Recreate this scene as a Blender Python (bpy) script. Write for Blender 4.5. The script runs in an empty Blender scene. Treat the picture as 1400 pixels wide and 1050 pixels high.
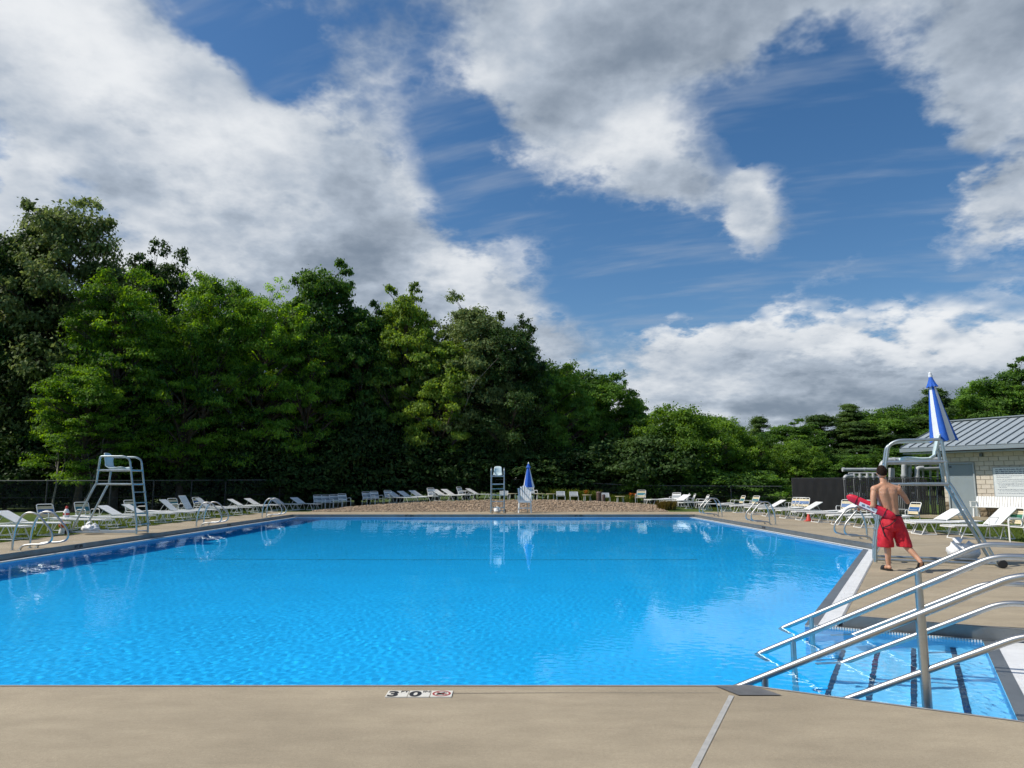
import bpy, bmesh, math, random
import numpy as np
from mathutils import Vector, Matrix, noise
from mathutils.geometry import tessellate_polygon

S = bpy.context.scene
COL = S.collection
PI = math.pi
R = math.radians
random.seed(7)
rng = np.random.default_rng(11)

# ------------------------------------------------------------------ camera
F = 975.0                      # focal length in pixels of the 1400 px wide photograph
HZ = 662.0                     # row of the horizon
CAMH = 1.5
TH = math.atan((HZ - 525.0) / F)
cam = bpy.data.cameras.new('camera')
cam.sensor_width = 36.0
cam.lens = F / 1400.0 * 36.0
cam.clip_start = 0.05
cam.clip_end = 2000.0
camo = bpy.data.objects.new('camera', cam)
COL.objects.link(camo)
camo.location = (0, 0, CAMH)
camo.rotation_euler = (PI / 2 + TH, 0, 0)
S.camera = camo

# ------------------------------------------------------------------ sun and sky
SUN_EL = R(50)
SUN_AZ = math.atan2(-0.99, -0.10)          # measured from +Y towards +X
sdir = Vector((math.sin(SUN_AZ) * math.cos(SUN_EL), math.cos(SUN_AZ) * math.cos(SUN_EL), math.sin(SUN_EL)))
sl = bpy.data.lights.new('sun', 'SUN')
sl.energy = 4.4
sl.angle = R(0.53)
sl.color = (1.0, 0.94, 0.85)
sl.cycles.is_caustics_light = True
so = bpy.data.objects.new('sun', sl)
COL.objects.link(so)
so.rotation_euler = sdir.to_track_quat('Z', 'Y').to_euler()
so.location = (-30, -10, 40)

def build_world():
    w = bpy.data.worlds.new('World')
    S.world = w
    w.use_nodes = True
    nt = w.node_tree
    N, L = nt.nodes, nt.links
    N.clear()
    out = N.new('ShaderNodeOutputWorld')
    bg = N.new('ShaderNodeBackground')
    bg.inputs[1].default_value = 0.105
    L.new(bg.outputs[0], out.inputs[0])
    sky = N.new('ShaderNodeTexSky')
    sky.sky_type = 'NISHITA'
    sky.sun_disc = False
    sky.sun_elevation = SUN_EL
    sky.sun_rotation = SUN_AZ
    sky.air_density = 1.0
    sky.dust_density = 0.6
    sky.ozone_density = 2.6
    tc = N.new('ShaderNodeTexCoord')
    sep = N.new('ShaderNodeSeparateXYZ')
    L.new(tc.outputs['Generated'], sep.inputs[0])

    def M(op, a, b=None, c=None, clamp=False):
        n = N.new('ShaderNodeMath')
        n.operation = op
        n.use_clamp = clamp
        for i, v in enumerate((a, b, c)):
            if v is None:
                continue
            if isinstance(v, (int, float)):
                n.inputs[i].default_value = v
            else:
                L.new(v, n.inputs[i])
        return n.outputs[0]

    def MR(v, a, b, smooth=True):
        n = N.new('ShaderNodeMapRange')
        n.interpolation_type = 'SMOOTHSTEP' if smooth else 'LINEAR'
        L.new(v, n.inputs[0])
        n.inputs[1].default_value = a
        n.inputs[2].default_value = b
        return n.outputs[0]

    x, y, z = sep.outputs[0], sep.outputs[1], sep.outputs[2]
    az0 = M('ARCTAN2', x, y)
    el0 = M('ARCSINE', z)
    # cloud-layer coordinates: a flat layer seen from below
    den = M('ADD', M('MAXIMUM', z, 0.0), 0.30)
    qx, qy = M('DIVIDE', x, den), M('DIVIDE', y, den)

    def vec(a, b, c):
        n = N.new('ShaderNodeCombineXYZ')
        for i, v in enumerate((a, b, c)):
            if isinstance(v, (int, float)):
                n.inputs[i].default_value = v
            else:
                L.new(v, n.inputs[i])
        return n.outputs[0]

    def NZ(v, sc, det, ro, dist=0.0):
        n = N.new('ShaderNodeTexNoise')
        n.inputs['Scale'].default_value = sc
        n.inputs['Detail'].default_value = det
        n.inputs['Roughness'].default_value = ro
        n.inputs['Distortion'].default_value = dist
        L.new(v, n.inputs['Vector'])
        return n.outputs['Fac']

    q = vec(qx, qy, 3.7)
    n1 = NZ(q, 2.3, 7, 0.60, 0.0)
    # the same field a little nearer the sun: where it is thinner there, this side is lit
    q2 = vec(M('ADD', qx, -0.07), M('ADD', qy, -0.10), 3.7)
    n2 = NZ(q2, 2.3, 4, 0.60, 0.0)
    nf = NZ(q, 9.0, 4, 0.62, 0.0)
    # the cloud masses: bent by noise so that no outline is an ellipse
    az = M('ADD', az0, M('MULTIPLY', M('SUBTRACT', n1, 0.5), 0.26))
    el = M('ADD', el0, M('ADD', M('MULTIPLY', M('SUBTRACT', n2, 0.5), 0.16), M('MULTIPLY', M('SUBTRACT', nf, 0.5), 0.07)))

    def ae(px, py):
        u, v = px - 700.0, py - 525.0
        d = Vector((u, F * math.cos(TH) + v * math.sin(TH), F * math.sin(TH) - v * math.cos(TH))).normalized()
        return math.atan2(d.x, d.y), math.asin(d.z)

    aev = vec(az, el, 1.0)

    def blobs(lst):
        tot = None
        for (px, py, rx, ry, rot, wt) in lst:
            a0, e0 = ae(px, py)
            ra = rx / F * math.cos(math.atan((px - 700) / F)) ** 1.6
            re = ry / F * math.cos(math.atan((525 - py) / F)) ** 1.2
            c, sn = math.cos(R(-rot)), math.sin(R(-rot))

            def dot(va):
                dt = N.new('ShaderNodeVectorMath')
                dt.operation = 'DOT_PRODUCT'
                L.new(aev, dt.inputs[0])
                dt.inputs[1].default_value = va
                return dt.outputs['Value']
            X = dot((c / ra, sn / ra, -(a0 * c + e0 * sn) / ra))
            Y = dot((-sn / re, c / re, -(-a0 * sn + e0 * c) / re))
            g = M('POWER', 0.36788, M('MULTIPLY_ADD', X, X, M('MULTIPLY', Y, Y)))
            tot = M('MULTIPLY', g, wt) if tot is None else M('MULTIPLY_ADD', g, wt, tot)
        return tot

    dens = blobs([
        (300, 215, 450, 150, 30, 1.0), (60, 90, 260, 120, 20, 0.45), (280, 360, 420, 70, 14, 0.50), (540, 330, 240, 100, 38, 0.55),
        (515, 110, 90, 170, -20, 0.14),
        (830, 20, 270, 120, 4, 1.0), (740, 160, 110, 70, 35, 0.6), (920, 225, 130, 60, 35, 0.75),
        (1028, 300, 48, 50, 0, 0.85), (1040, 245, 40, 25, 0, 0.4),
        (1380, 70, 130, 140, 0, 1.0), (1130, -20, 200, 45, 0, 0.6), (1360, 290, 120, 62, 0, 0.95), (1150, 205, 70, 26, 0, 0.40),
        (1050, 500, 190, 66, 0, 1.05), (1300, 505, 250, 48, 0, 1.0), (910, 480, 80, 45, 0, 0.5), (700, 420, 80, 80, 0, 0.8),
        (1080, 590, 600, 60, 0, 0.75), (5, 300, 35, 50, 0, 0.6), (1120, 385, 150, 30, -14, 0.22), (820, 430, 60, 30, -20, 0.25),
        (350, 30, 170, 45, 30, -0.60), (635, 230, 60, 170, -22, -0.55), (385, 70, 50, 90, -35, -0.45), (850, 300, 120, 40, 0, -0.2), (850, 400, 180, 75, 0, -0.65), (1080, 160, 130, 100, 0, -0.5),
        (1170, 320, 160, 40, 0, -0.30), (120, 290, 120, 26, 20, -0.22), (1215, 240, 60, 110, 0, -0.35), (1330, 205, 130, 16, 0, -0.5), (1200, 400, 220, 22, 0, -0.25),
    ])
    d = M('MULTIPLY_ADD', M('SUBTRACT', n1, 0.5), 1.7, dens)
    puff = M('MULTIPLY_ADD', M('ABSOLUTE', M('SUBTRACT', nf, 0.5)), -2.0, 0.22)
    d = M('MULTIPLY_ADD', puff, 0.50, d)
    d = M('ADD', d, -0.25)
    alpha = M('MULTIPLY', MR(d, -0.20, 0.44), 0.97)
    # thin high streaks
    st = NZ(vec(M('SUBTRACT', M('MULTIPLY', qx, 0.9), M('MULTIPLY', qy, 0.7)), M('MULTIPLY', M('ADD', M('MULTIPLY', qx, 0.35), qy), 4.5), 1.0), 2.2, 4, 0.6, 0.0)
    streak = M('MULTIPLY', MR(st, 0.46, 0.80), 0.42)
    # cloud brightness: sunlit rims and shoulders, grey thick bellies
    tone = blobs([(150, 80, 300, 85, 28, 0.70), (330, 140, 200, 50, 35, 0.22), (430, 285, 280, 80, 32, -0.24), (150, 240, 220, 60, 25, -0.14), (820, 20, 340, 120, 4, -0.22), (1390, 60, 140, 130, 0, -0.24),
                  (1040, 432, 130, 26, 0, 0.42), (920, 465, 60, 30, 0, 0.45), (1200, 448, 60, 18, 0, 0.35), (1330, 452, 120, 20, 0, 0.50), (690, 400, 60, 45, 0, 0.40),
                  (1150, 525, 170, 35, 0, -0.20), (1360, 535, 160, 30, 0, -0.18), (1350, 265, 110, 35, 0, 0.22), (930, 205, 90, 30, 25, 0.14)])
    lit = M('MULTIPLY', M('SUBTRACT', n1, n2), 2.4)
    b = M('ADD', M('ADD', 0.44, tone), lit)
    b = M('MULTIPLY_ADD', puff, 0.55, b)
    b = M('MULTIPLY_ADD', MR(d, 0.3, 1.3), -0.16, b)
    b = MR(b, -0.30, 1.20)
    ramp = N.new('ShaderNodeValToRGB')
    cr = ramp.color_ramp
    cr.elements[0].position = 0.0
    cr.elements[0].color = (2.0, 2.5, 3.2, 1)
    cr.elements[1].position = 1.0
    cr.elements[1].color = (8.2, 8.4, 8.6, 1)
    e = cr.elements.new(0.45)
    e.color = (4.3, 4.9, 5.7, 1)
    L.new(b, ramp.inputs[0])
    hs = N.new('ShaderNodeHueSaturation')
    hs.inputs['Saturation'].default_value = 1.26
    hs.inputs['Value'].default_value = 1.02
    L.new(sky.outputs[0], hs.inputs['Color'])
    m1 = N.new('ShaderNodeMix')
    m1.data_type = 'RGBA'
    L.new(streak, m1.inputs[0])
    L.new(hs.outputs[0], m1.inputs[6])
    m1.inputs[7].default_value = (3.9, 4.5, 5.4, 1)
    m2 = N.new('ShaderNodeMix')
    m2.data_type = 'RGBA'
    L.new(alpha, m2.inputs[0])
    L.new(m1.outputs[2], m2.inputs[6])
    L.new(ramp.outputs[0], m2.inputs[7])
    L.new(m2.outputs[2], bg.inputs[0])
    try:
        w.cycles.sampling_method = 'MANUAL'
        w.cycles.sample_map_resolution = 512
    except Exception:
        pass

build_world()
S.view_settings.view_transform = 'Standard'
S.view_settings.look = 'None'
S.view_settings.exposure = 0.0
S.view_settings.gamma = 1.0
S.view_settings.use_curve_mapping = False
S.render.engine = 'CYCLES'
S.cycles.use_denoising = True
S.cycles.use_adaptive_sampling = True
S.cycles.adaptive_threshold = 0.02
S.cycles.adaptive_min_samples = 8
S.cycles.sample_clamp_direct = 3.0
S.cycles.sample_clamp_indirect = 6.0
S.cycles.max_bounces = 7
S.cycles.diffuse_bounces = 3
S.cycles.glossy_bounces = 3
S.cycles.transmission_bounces = 5
S.cycles.transparent_max_bounces = 12

# ------------------------------------------------------------------ helpers
def W(px, py, Y):
    """photo pixel at forward distance Y -> world point"""
    u, v = px - 700.0, py - 525.0
    s = Y / (F * math.cos(TH) + v * math.sin(TH))
    return Vector((u * s, Y, CAMH + (F * math.sin(TH) - v * math.cos(TH)) * s))

def GX(px, Y):
    return (px - 700.0) * Y / 988.0

def sstep(a, b, t):
    t = min(1, max(0, (t - a) / (b - a)))
    return t * t * (3 - 2 * t)

def ground_z(x, y):
    m = 0.55 * max(0.0, 1 - ((x - 0.3) / 11.6) ** 2) * sstep(39.8, 43.8, y)
    m *= 1 - 0.6 * sstep(50, 70, y)
    return m

def node_mat(name):
    m = bpy.data.materials.new(name)
    m.use_nodes = True
    nt = m.node_tree
    p = nt.nodes['Principled BSDF']
    return m, nt, p

def simple(name, col, rough=0.5, metal=0.0, var=0.0, scale=8.0, bump=0.0, bscale=60.0, spec=0.5, objvar=0.0):
    m, nt, p = node_mat(name)
    N, L = nt.nodes, nt.links
    p.inputs['Base Color'].default_value = (*col, 1)
    p.inputs['Roughness'].default_value = rough
    p.inputs['Metallic'].default_value = metal
    p.inputs['Specular IOR Level'].default_value = spec
    if var or bump or objvar:
        tc = N.new('ShaderNodeTexCoord')
    src = None
    if var:
        n = N.new('ShaderNodeTexNoise')
        n.inputs['Scale'].default_value = scale
        n.inputs['Detail'].default_value = 6
        n.inputs['Roughness'].default_value = 0.6
        L.new(tc.outputs['Object'], n.inputs['Vector'])
        mr = N.new('ShaderNodeMapRange')
        mr.inputs[1].default_value = 0.3
        mr.inputs[2].default_value = 0.7
        mr.inputs[3].default_value = 1 - var
        mr.inputs[4].default_value = 1 + var
        L.new(n.outputs['Fac'], mr.inputs[0])
        src = mr.outputs[0]
    if objvar:
        oi = N.new('ShaderNodeObjectInfo')
        mr = N.new('ShaderNodeMapRange')
        mr.inputs[3].default_value = 1 - objvar
        mr.inputs[4].default_value = 1 + objvar
        L.new(oi.outputs['Random'], mr.inputs[0])
        if src is None:
            src = mr.outputs[0]
        else:
            mm = N.new('ShaderNodeMath')
            mm.operation = 'MULTIPLY'
            L.new(src, mm.inputs[0])
            L.new(mr.outputs[0], mm.inputs[1])
            src = mm.outputs[0]
    if src is not None:
        mx = N.new('ShaderNodeMix')
        mx.data_type = 'RGBA'
        mx.blend_type = 'MULTIPLY'
        mx.inputs[0].default_value = 1
        mx.inputs[6].default_value = (*col, 1)
        L.new(src, mx.inputs[7])
        L.new(mx.outputs[2], p.inputs['Base Color'])
    if bump:
        n = N.new('ShaderNodeTexNoise')
        n.inputs['Scale'].default_value = bscale
        n.inputs['Detail'].default_value = 5
        L.new(tc.outputs['Object'], n.inputs['Vector'])
        b = N.new('ShaderNodeBump')
        b.inputs['Strength'].default_value = bump
        b.inputs['Distance'].default_value = 0.02
        L.new(n.outputs['Fac'], b.inputs['Height'])
        L.new(b.outputs[0], p.inputs['Normal'])
    return m

def leaf_mat(name, dark, light, trans=0.35):
    m = bpy.data.materials.new(name)
    m.use_nodes = True
    nt = m.node_tree
    N, L = nt.nodes, nt.links
    N.clear()
    out = N.new('ShaderNodeOutputMaterial')
    at = N.new('ShaderNodeAttribute')
    at.attribute_name = 'tint'
    oi = N.new('ShaderNodeObjectInfo')
    ad = N.new('ShaderNodeMath')
    ad.operation = 'MULTIPLY_ADD'
    L.new(oi.outputs['Random'], ad.inputs[0])
    ad.inputs[1].default_value = 0.40
    L.new(at.outputs['Fac'], ad.inputs[2])
    sb = N.new('ShaderNodeMath')
    sb.operation = 'SUBTRACT'
    sb.use_clamp = True
    L.new(ad.outputs[0], sb.inputs[0])
    sb.inputs[1].default_value = 0.17
    mx = N.new('ShaderNodeMix')
    mx.data_type = 'RGBA'
    L.new(sb.outputs[0], mx.inputs[0])
    mx.inputs[6].default_value = (*dark, 1)
    mx.inputs[7].default_value = (*light, 1)
    p = N.new('ShaderNodeBsdfPrincipled')
    p.inputs['Roughness'].default_value = 0.6
    p.inputs['Specular IOR Level'].default_value = 0.18
    L.new(mx.outputs[2], p.inputs['Base Color'])
    tr = N.new('ShaderNodeBsdfTranslucent')
    hs = N.new('ShaderNodeHueSaturation')
    hs.inputs['Hue'].default_value = 0.485
    hs.inputs['Saturation'].default_value = 1.15
    hs.inputs['Value'].default_value = 1.7
    L.new(mx.outputs[2], hs.inputs['Color'])
    L.new(hs.outputs[0], tr.inputs['Color'])
    ms = N.new('ShaderNodeMixShader')
    ms.inputs[0].default_value = trans
    L.new(p.outputs[0], ms.inputs[1])
    L.new(tr.outputs[0], ms.inputs[2])
    L.new(ms.outputs[0], out.inputs[0])
    return m

class MB:
    """collects shapes and links them as one mesh object"""
    def __init__(self):
        self.v, self.f = [], []

    def add(self, vs, fs, M=None):
        o = len(self.v)
        self.v += [tuple(M @ Vector(p)) if M is not None else tuple(p) for p in vs]
        self.f += [tuple(i + o for i in f) for f in fs]
        return self

    def box(self, c, s, rot=None, M=None):
        hx, hy, hz = s[0] / 2, s[1] / 2, s[2] / 2
        vs = [Vector((a * hx, b * hy, d * hz)) for a in (-1, 1) for b in (-1, 1) for d in (-1, 1)]
        if rot is not None:
            vs = [rot @ p for p in vs]
        vs = [p + Vector(c) for p in vs]
        fs = [(0, 1, 3, 2), (4, 6, 7, 5), (0, 4, 5, 1), (2, 3, 7, 6), (0, 2, 6, 4), (1, 5, 7, 3)]
        return self.add(vs, fs, M)

    def beam(self, a, b, w, h, up=(0, 0, 1)):
        a, b = Vector(a), Vector(b)
        d = (b - a)
        ln = d.length
        x = d.normalized()
        y = Vector(up).cross(x)
        if y.length < 1e-4:
            y = Vector((0, 1, 0)).cross(x)
        y.normalize()
        z = x.cross(y)
        rot = Matrix((x, y, z)).transposed()
        return self.box((a + b) / 2, (ln, w, h), rot)

    def tube(self, pts, r, n=8, cap=True, closed=False):
        pts = [Vector(p) for p in pts]
        k = len(pts)
        rr = r if isinstance(r, (list, tuple)) else [r] * k
        T = []
        for i in range(k):
            if closed:
                t = pts[(i + 1) % k] - pts[i - 1]
            else:
                t = pts[min(i + 1, k - 1)] - pts[max(i - 1, 0)]
            T.append(t.normalized())
        up = Vector((0, 0, 1)) if abs(T[0].z) < 0.9 else Vector((1, 0, 0))
        nrm = (up - T[0] * up.dot(T[0])).normalized()
        vs, fs = [], []
        for i in range(k):
            if i:
                nrm = (nrm - T[i] * nrm.dot(T[i])).normalized()
            bn = T[i].cross(nrm)
            for j in range(n):
                a = 2 * PI * j / n
                vs.append(pts[i] + (nrm * math.cos(a) + bn * math.sin(a)) * rr[i])
        m = k if closed else k - 1
        for i in range(m):
            for j in range(n):
                a, b = i * n + j, i * n + (j + 1) % n
                c, d = ((i + 1) % k) * n + (j + 1) % n, ((i + 1) % k) * n + j
                fs.append((a, b, c, d))
        if cap and not closed:
            fs.append(tuple(range(n))[::-1])
            fs.append(tuple((k - 1) * n + j for j in range(n)))
        return self.add(vs, fs)

    def lathe(self, prof, n=16, c=(0, 0, 0), mod=None):
        vs, fs = [], []
        for i, (r, z) in enumerate(prof):
            for j in range(n):
                a = 2 * PI * j / n
                q = r * (mod(j, i) if mod else 1.0)
                vs.append((c[0] + q * math.cos(a), c[1] + q * math.sin(a), c[2] + z))
        for i in range(len(prof) - 1):
            for j in range(n):
                fs.append((i * n + j, i * n + (j + 1) % n, (i + 1) * n + (j + 1) % n, (i + 1) * n + j))
        fs.append(tuple(range(n))[::-1])
        fs.append(tuple((len(prof) - 1) * n + j for j in range(n)))
        return self.add(vs, fs)

    def prism(self, poly, z0, z1):
        n = len(poly)
        vs = [(p[0], p[1], z0) for p in poly] + [(p[0], p[1], z1) for p in poly]
        fs = [tuple(range(n))[::-1], tuple(range(n, 2 * n))]
        fs += [(i, (i + 1) % n, n + (i + 1) % n, n + i) for i in range(n)]
        return self.add(vs, fs)

    def sphere(self, c, r, seg=12, rings=8, rot=None):
        rx, ry, rz = r if isinstance(r, (tuple, list)) else (r, r, r)
        vs, fs = [Vector((0, 0, rz))], []
        for i in range(1, rings):
            t = PI * i / rings
            for j in range(seg):
                a = 2 * PI * j / seg
                vs.append(Vector((rx * math.sin(t) * math.cos(a), ry * math.sin(t) * math.sin(a), rz * math.cos(t))))
        vs.append(Vector((0, 0, -rz)))
        for j in range(seg):
            fs.append((0, 1 + j, 1 + (j + 1) % seg))
            e = 1 + (rings - 2) * seg
            fs.append((len(vs) - 1, e + (j + 1) % seg, e + j))
        for i in range(rings - 2):
            for j in range(seg):
                a = 1 + i * seg
                fs.append((a + j, a + seg + j, a + seg + (j + 1) % seg, a + (j + 1) % seg))
        if rot is not None:
            vs = [rot @ p for p in vs]
        return self.add([p + Vector(c) for p in vs], fs)

    def mesh(self, name, mat, smooth=True):
        me = bpy.data.meshes.new(name)
        me.from_pydata(self.v, [], self.f)
        if mat is not None:
            me.materials.append(mat)
        me.update()
        if smooth:
            me.polygons.foreach_set('use_smooth', [True] * len(me.polygons))
            me.set_sharp_from_angle(angle=R(38))
        return me

    def build(self, name, mat, parent=None, smooth=True, loc=None):
        o = bpy.data.objects.new(name, self.mesh(name, mat, smooth))
        COL.objects.link(o)
        if parent is not None:
            o.parent = parent
        if loc is not None:
            o.location = loc
        return o

def fillet(pts, rad, seg=5):
    pts = [Vector(p) for p in pts]
    out = [pts[0]]
    for i in range(1, len(pts) - 1):
        a, b, c = pts[i - 1], pts[i], pts[i + 1]
        r = rad[i - 1] if isinstance(rad, (list, tuple)) else rad
        d1, d2 = (a - b), (c - b)
        l1, l2 = d1.length, d2.length
        t = min(r, l1 * 0.49, l2 * 0.49)
        p0, p1 = b + d1.normalized() * t, b + d2.normalized() * t
        for k in range(seg + 1):
            s = k / seg
            out.append(p0 * (1 - s) ** 2 + b * 2 * s * (1 - s) + p1 * s * s)
    out.append(pts[-1])
    return out

def tag(o, label=None, cat=None, group=None, kind=None):
    if label: o['label'] = label
    if cat: o['category'] = cat
    if group: o['group'] = group
    if kind: o['kind'] = kind
    return o

def thing(name, label, cat, loc=(0, 0, 0), rz=0.0, group=None):
    o = bpy.data.objects.new(name, None)
    o.empty_display_size = 0.2
    COL.objects.link(o)
    o.location = loc
    o.rotation_euler = (0, 0, rz)
    return tag(o, label, cat, group)

def inst(name, me, parent=None, loc=None, rot=None, scale=None):
    o = bpy.data.objects.new(name, me)
    COL.objects.link(o)
    if parent is not None: o.parent = parent
    if loc is not None: o.location = loc
    if rot is not None: o.rotation_euler = rot
    if scale is not None: o.scale = scale if isinstance(scale, (tuple, list)) else (scale,) * 3
    return o

def copy_tree(o, parent=None):
    c = o.copy()
    COL.objects.link(c)
    c.parent = parent
    for ch in list(o.children):
        copy_tree(ch, c)
    return c

def text_mesh(name, body, size, mat, bold=0.0):
    cu = bpy.data.curves.new(name, 'FONT')
    cu.body = body
    cu.size = size
    cu.offset = bold
    cu.extrude = 0.0006
    cu.align_x = 'CENTER'
    cu.align_y = 'CENTER'
    o = bpy.data.objects.new(name + '_tmp', cu)
    COL.objects.link(o)
    dg = bpy.context.evaluated_depsgraph_get()
    me = bpy.data.meshes.new_from_object(o.evaluated_get(dg))
    me.name = name
    me.materials.clear()
    me.materials.append(mat)
    bpy.data.objects.remove(o)
    return me

# ------------------------------------------------------------------ materials
M = {}
def concrete(name, col, patch=0.10):
    m, nt, p = node_mat(name)
    N, L = nt.nodes, nt.links
    tc = N.new('ShaderNodeTexCoord')
    def nz(sc, det, ro=0.6, stretch=None):
        n = N.new('ShaderNodeTexNoise')
        n.inputs['Scale'].default_value = sc
        n.inputs['Detail'].default_value = det
        n.inputs['Roughness'].default_value = ro
        if stretch:
            mp = N.new('ShaderNodeMapping')
            mp.inputs['Scale'].default_value = stretch
            L.new(tc.outputs['Object'], mp.inputs['Vector'])
            L.new(mp.outputs[0], n.inputs['Vector'])
        else:
            L.new(tc.outputs['Object'], n.inputs['Vector'])
        return n.outputs['Fac']
    def mr(v, a, b, c, d):
        n = N.new('ShaderNodeMapRange')
        for i, t in enumerate((a, b, c, d)):
            n.inputs[i + 1].default_value = t
        L.new(v, n.inputs[0])
        return n.outputs[0]
    def mul(a, b):
        n = N.new('ShaderNodeMath')
        n.operation = 'MULTIPLY'
        L.new(a, n.inputs[0])
        L.new(b, n.inputs[1])
        return n.outputs[0]
    big = mr(nz(0.45, 5, 0.6, (1, 1.6, 1)), 0.3, 0.7, 1 - patch, 1 + patch)
    mid = mr(nz(3.0, 6, 0.65, (0.6, 1.5, 1)), 0.3, 0.7, 1 - patch * 0.7, 1 + patch * 0.7)
    grit = mr(nz(160, 3, 0.7), 0.25, 0.75, 0.74, 1.26)
    grit2 = mr(nz(45, 4, 0.7), 0.25, 0.75, 0.88, 1.12)
    spot = mr(nz(1.1, 8, 0.7), 0.62, 0.75, 1.0, 1.14)
    f = mul(mul(mul(big, mid), mul(grit, grit2)), spot)
    mx = N.new('ShaderNodeMix')
    mx.data_type = 'RGBA'
    mx.blend_type = 'MULTIPLY'
    mx.inputs[0].default_value = 1
    mx.inputs[6].default_value = (*col, 1)
    L.new(f, mx.inputs[7])
    L.new(mx.outputs[2], p.inputs['Base Color'])
    p.inputs['Roughness'].default_value = 0.9
    p.inputs['Specular IOR Level'].default_value = 0.2
    b = N.new('ShaderNodeBump')
    b.inputs['Strength'].default_value = 0.5
    b.inputs['Distance'].default_value = 0.004
    L.new(nz(120, 4, 0.7), b.inputs['Height'])
    L.new(b.outputs[0], p.inputs['Normal'])
    return m

M['deck'] = concrete('deck_concrete', (0.345, 0.289, 0.203), 0.16)
M['steel'] = simple('brushed_steel', (0.52, 0.52, 0.50), 0.36, 1.0, 0.10, 3.0, 0.03, 90)
M['fascia'] = simple('dull_steel', (0.20, 0.215, 0.22), 0.42, 0.55, 0.18, 2.5)
M['trim'] = simple('edge_trim', (0.46, 0.44, 0.40), 0.4, 0.5, 0.2, 5)
M['darkplate'] = simple('grey_plate', (0.17, 0.165, 0.155), 0.5, 0.3, 0.2, 6)
M['joint'] = simple('joint_sealant', (0.40, 0.39, 0.36), 0.7, 0, 0.15, 12)
M['grate'] = simple('white_grating', (0.74, 0.75, 0.74), 0.5, 0, 0.08, 5)
M['slot'] = simple('gutter_shade', (0.05, 0.055, 0.06), 0.7)
M['basin'] = simple('pool_paint', (0.012, 0.52, 0.90), 0.6, 0, 0.05, 0.6)
M['stairpaint'] = simple('stair_paint', (0.25, 0.66, 0.92), 0.6, 0, 0.05, 2)
M['floorline'] = simple('floor_line', (0.02, 0.26, 0.36), 0.6)
M['waterline'] = simple('waterline_band', (0.50, 0.56, 0.58), 0.35, 0, 0.1, 6)
M['nosing'] = simple('dark_blue_tile', (0.012, 0.028, 0.07), 0.4, 0, 0.3, 20)
M['white'] = simple('white_paint', (0.78, 0.78, 0.75), 0.4, 0, 0.05, 6)
M['strap'] = simple('white_strap', (0.80, 0.80, 0.77), 0.55, 0, 0.06, 9, objvar=0.08)
M['cream'] = simple('cream_strap', (0.66, 0.57, 0.37), 0.55, 0, 0.06, 9)
M['blue'] = simple('blue_strap', (0.03, 0.13, 0.34), 0.5)
M['teal'] = simple('teal_strap', (0.04, 0.20, 0.24), 0.5)
M['green'] = simple('green_strap', (0.01, 0.17, 0.10), 0.5)
M['greystrap'] = simple('grey_strap', (0.34, 0.38, 0.40), 0.5)
M['galv'] = simple('chair_metal', (0.38, 0.43, 0.44), 0.36, 0.8, 0.18, 4)
M['seatplastic'] = simple('pale_seat', (0.55, 0.66, 0.66), 0.4, 0, 0.08, 5)
M['black'] = simple('black_rubber', (0.012, 0.012, 0.013), 0.55)
M['blackfab'] = simple('black_screen', (0.010, 0.010, 0.011), 0.8, 0, 0.3, 3)
M['wire'] = simple('black_wire', (0.02, 0.02, 0.02), 0.5)
M['post'] = simple('fence_post', (0.05, 0.05, 0.05), 0.5, 0.2)
M['rail'] = simple('fence_rail', (0.16, 0.16, 0.16), 0.45, 0.5)
M['bag'] = simple('white_bag', (0.75, 0.75, 0.74), 0.6, 0, 0.08, 12)
M['umbblue'] = simple('blue_canvas', (0.015, 0.11, 0.50), 0.75, 0, 0.08, 7)
M['umbwhite'] = simple('white_canvas', (0.74, 0.75, 0.76), 0.75, 0, 0.05, 7)
M['pipe'] = simple('grey_pipe', (0.44, 0.46, 0.46), 0.45, 0, 0.12, 2.5)
M['block'] = simple('tan_block', (0.60, 0.53, 0.43), 0.9, 0, 0.06, 5, 0.3, 40, objvar=0.03)
M['split'] = simple('brown_split_block', (0.20, 0.16, 0.105), 0.95, 0, 0.22, 7, 0.9, 18, objvar=0.12)
M['mortar'] = simple('mortar', (0.555, 0.485, 0.39), 0.95)
M['roof'] = simple('grey_metal_roof', (0.37, 0.42, 0.44), 0.45, 0.2, 0.08, 1.5)
M['seam'] = simple('dark_seam', (0.13, 0.155, 0.17), 0.5, 0.25)
M['rooftrim'] = simple('roof_trim', (0.24, 0.28, 0.30), 0.5, 0.15)
M['door'] = simple('grey_door', (0.24, 0.285, 0.30), 0.5, 0, 0.05, 3)
M['doorframe'] = simple('door_frame', (0.34, 0.38, 0.39), 0.5)
M['sign'] = simple('sign_white', (0.68, 0.71, 0.70), 0.5)
M['ink'] = simple('sign_ink', (0.03, 0.045, 0.08), 0.6)
M['printgrey'] = simple('print_grey', (0.16, 0.19, 0.24), 0.6)
M['tilewhite'] = simple('tile_white', (0.74, 0.71, 0.62), 0.35, 0, 0.06, 14)
M['inkblack'] = simple('tile_black', (0.02, 0.02, 0.02), 0.5)
M['inkred'] = simple('tile_red', (0.36, 0.03, 0.03), 0.5)
M['skin'] = simple('skin', (0.56, 0.29, 0.175), 0.5, 0, 0.16, 6, 0.08, 45)
M['hair'] = simple('dark_hair', (0.022, 0.012, 0.008), 0.85, 0, 0.35, 40, 1.0, 70, spec=0.15)
M['shorts'] = simple('red_shorts', (0.55, 0.008, 0.022), 0.7, 0, 0.12, 10)
M['redfoam'] = simple('red_foam', (0.62, 0.010, 0.035), 0.5, 0, 0.06, 8)
M['orange'] = simple('orange_plastic', (0.75, 0.10, 0.015), 0.5)
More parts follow.
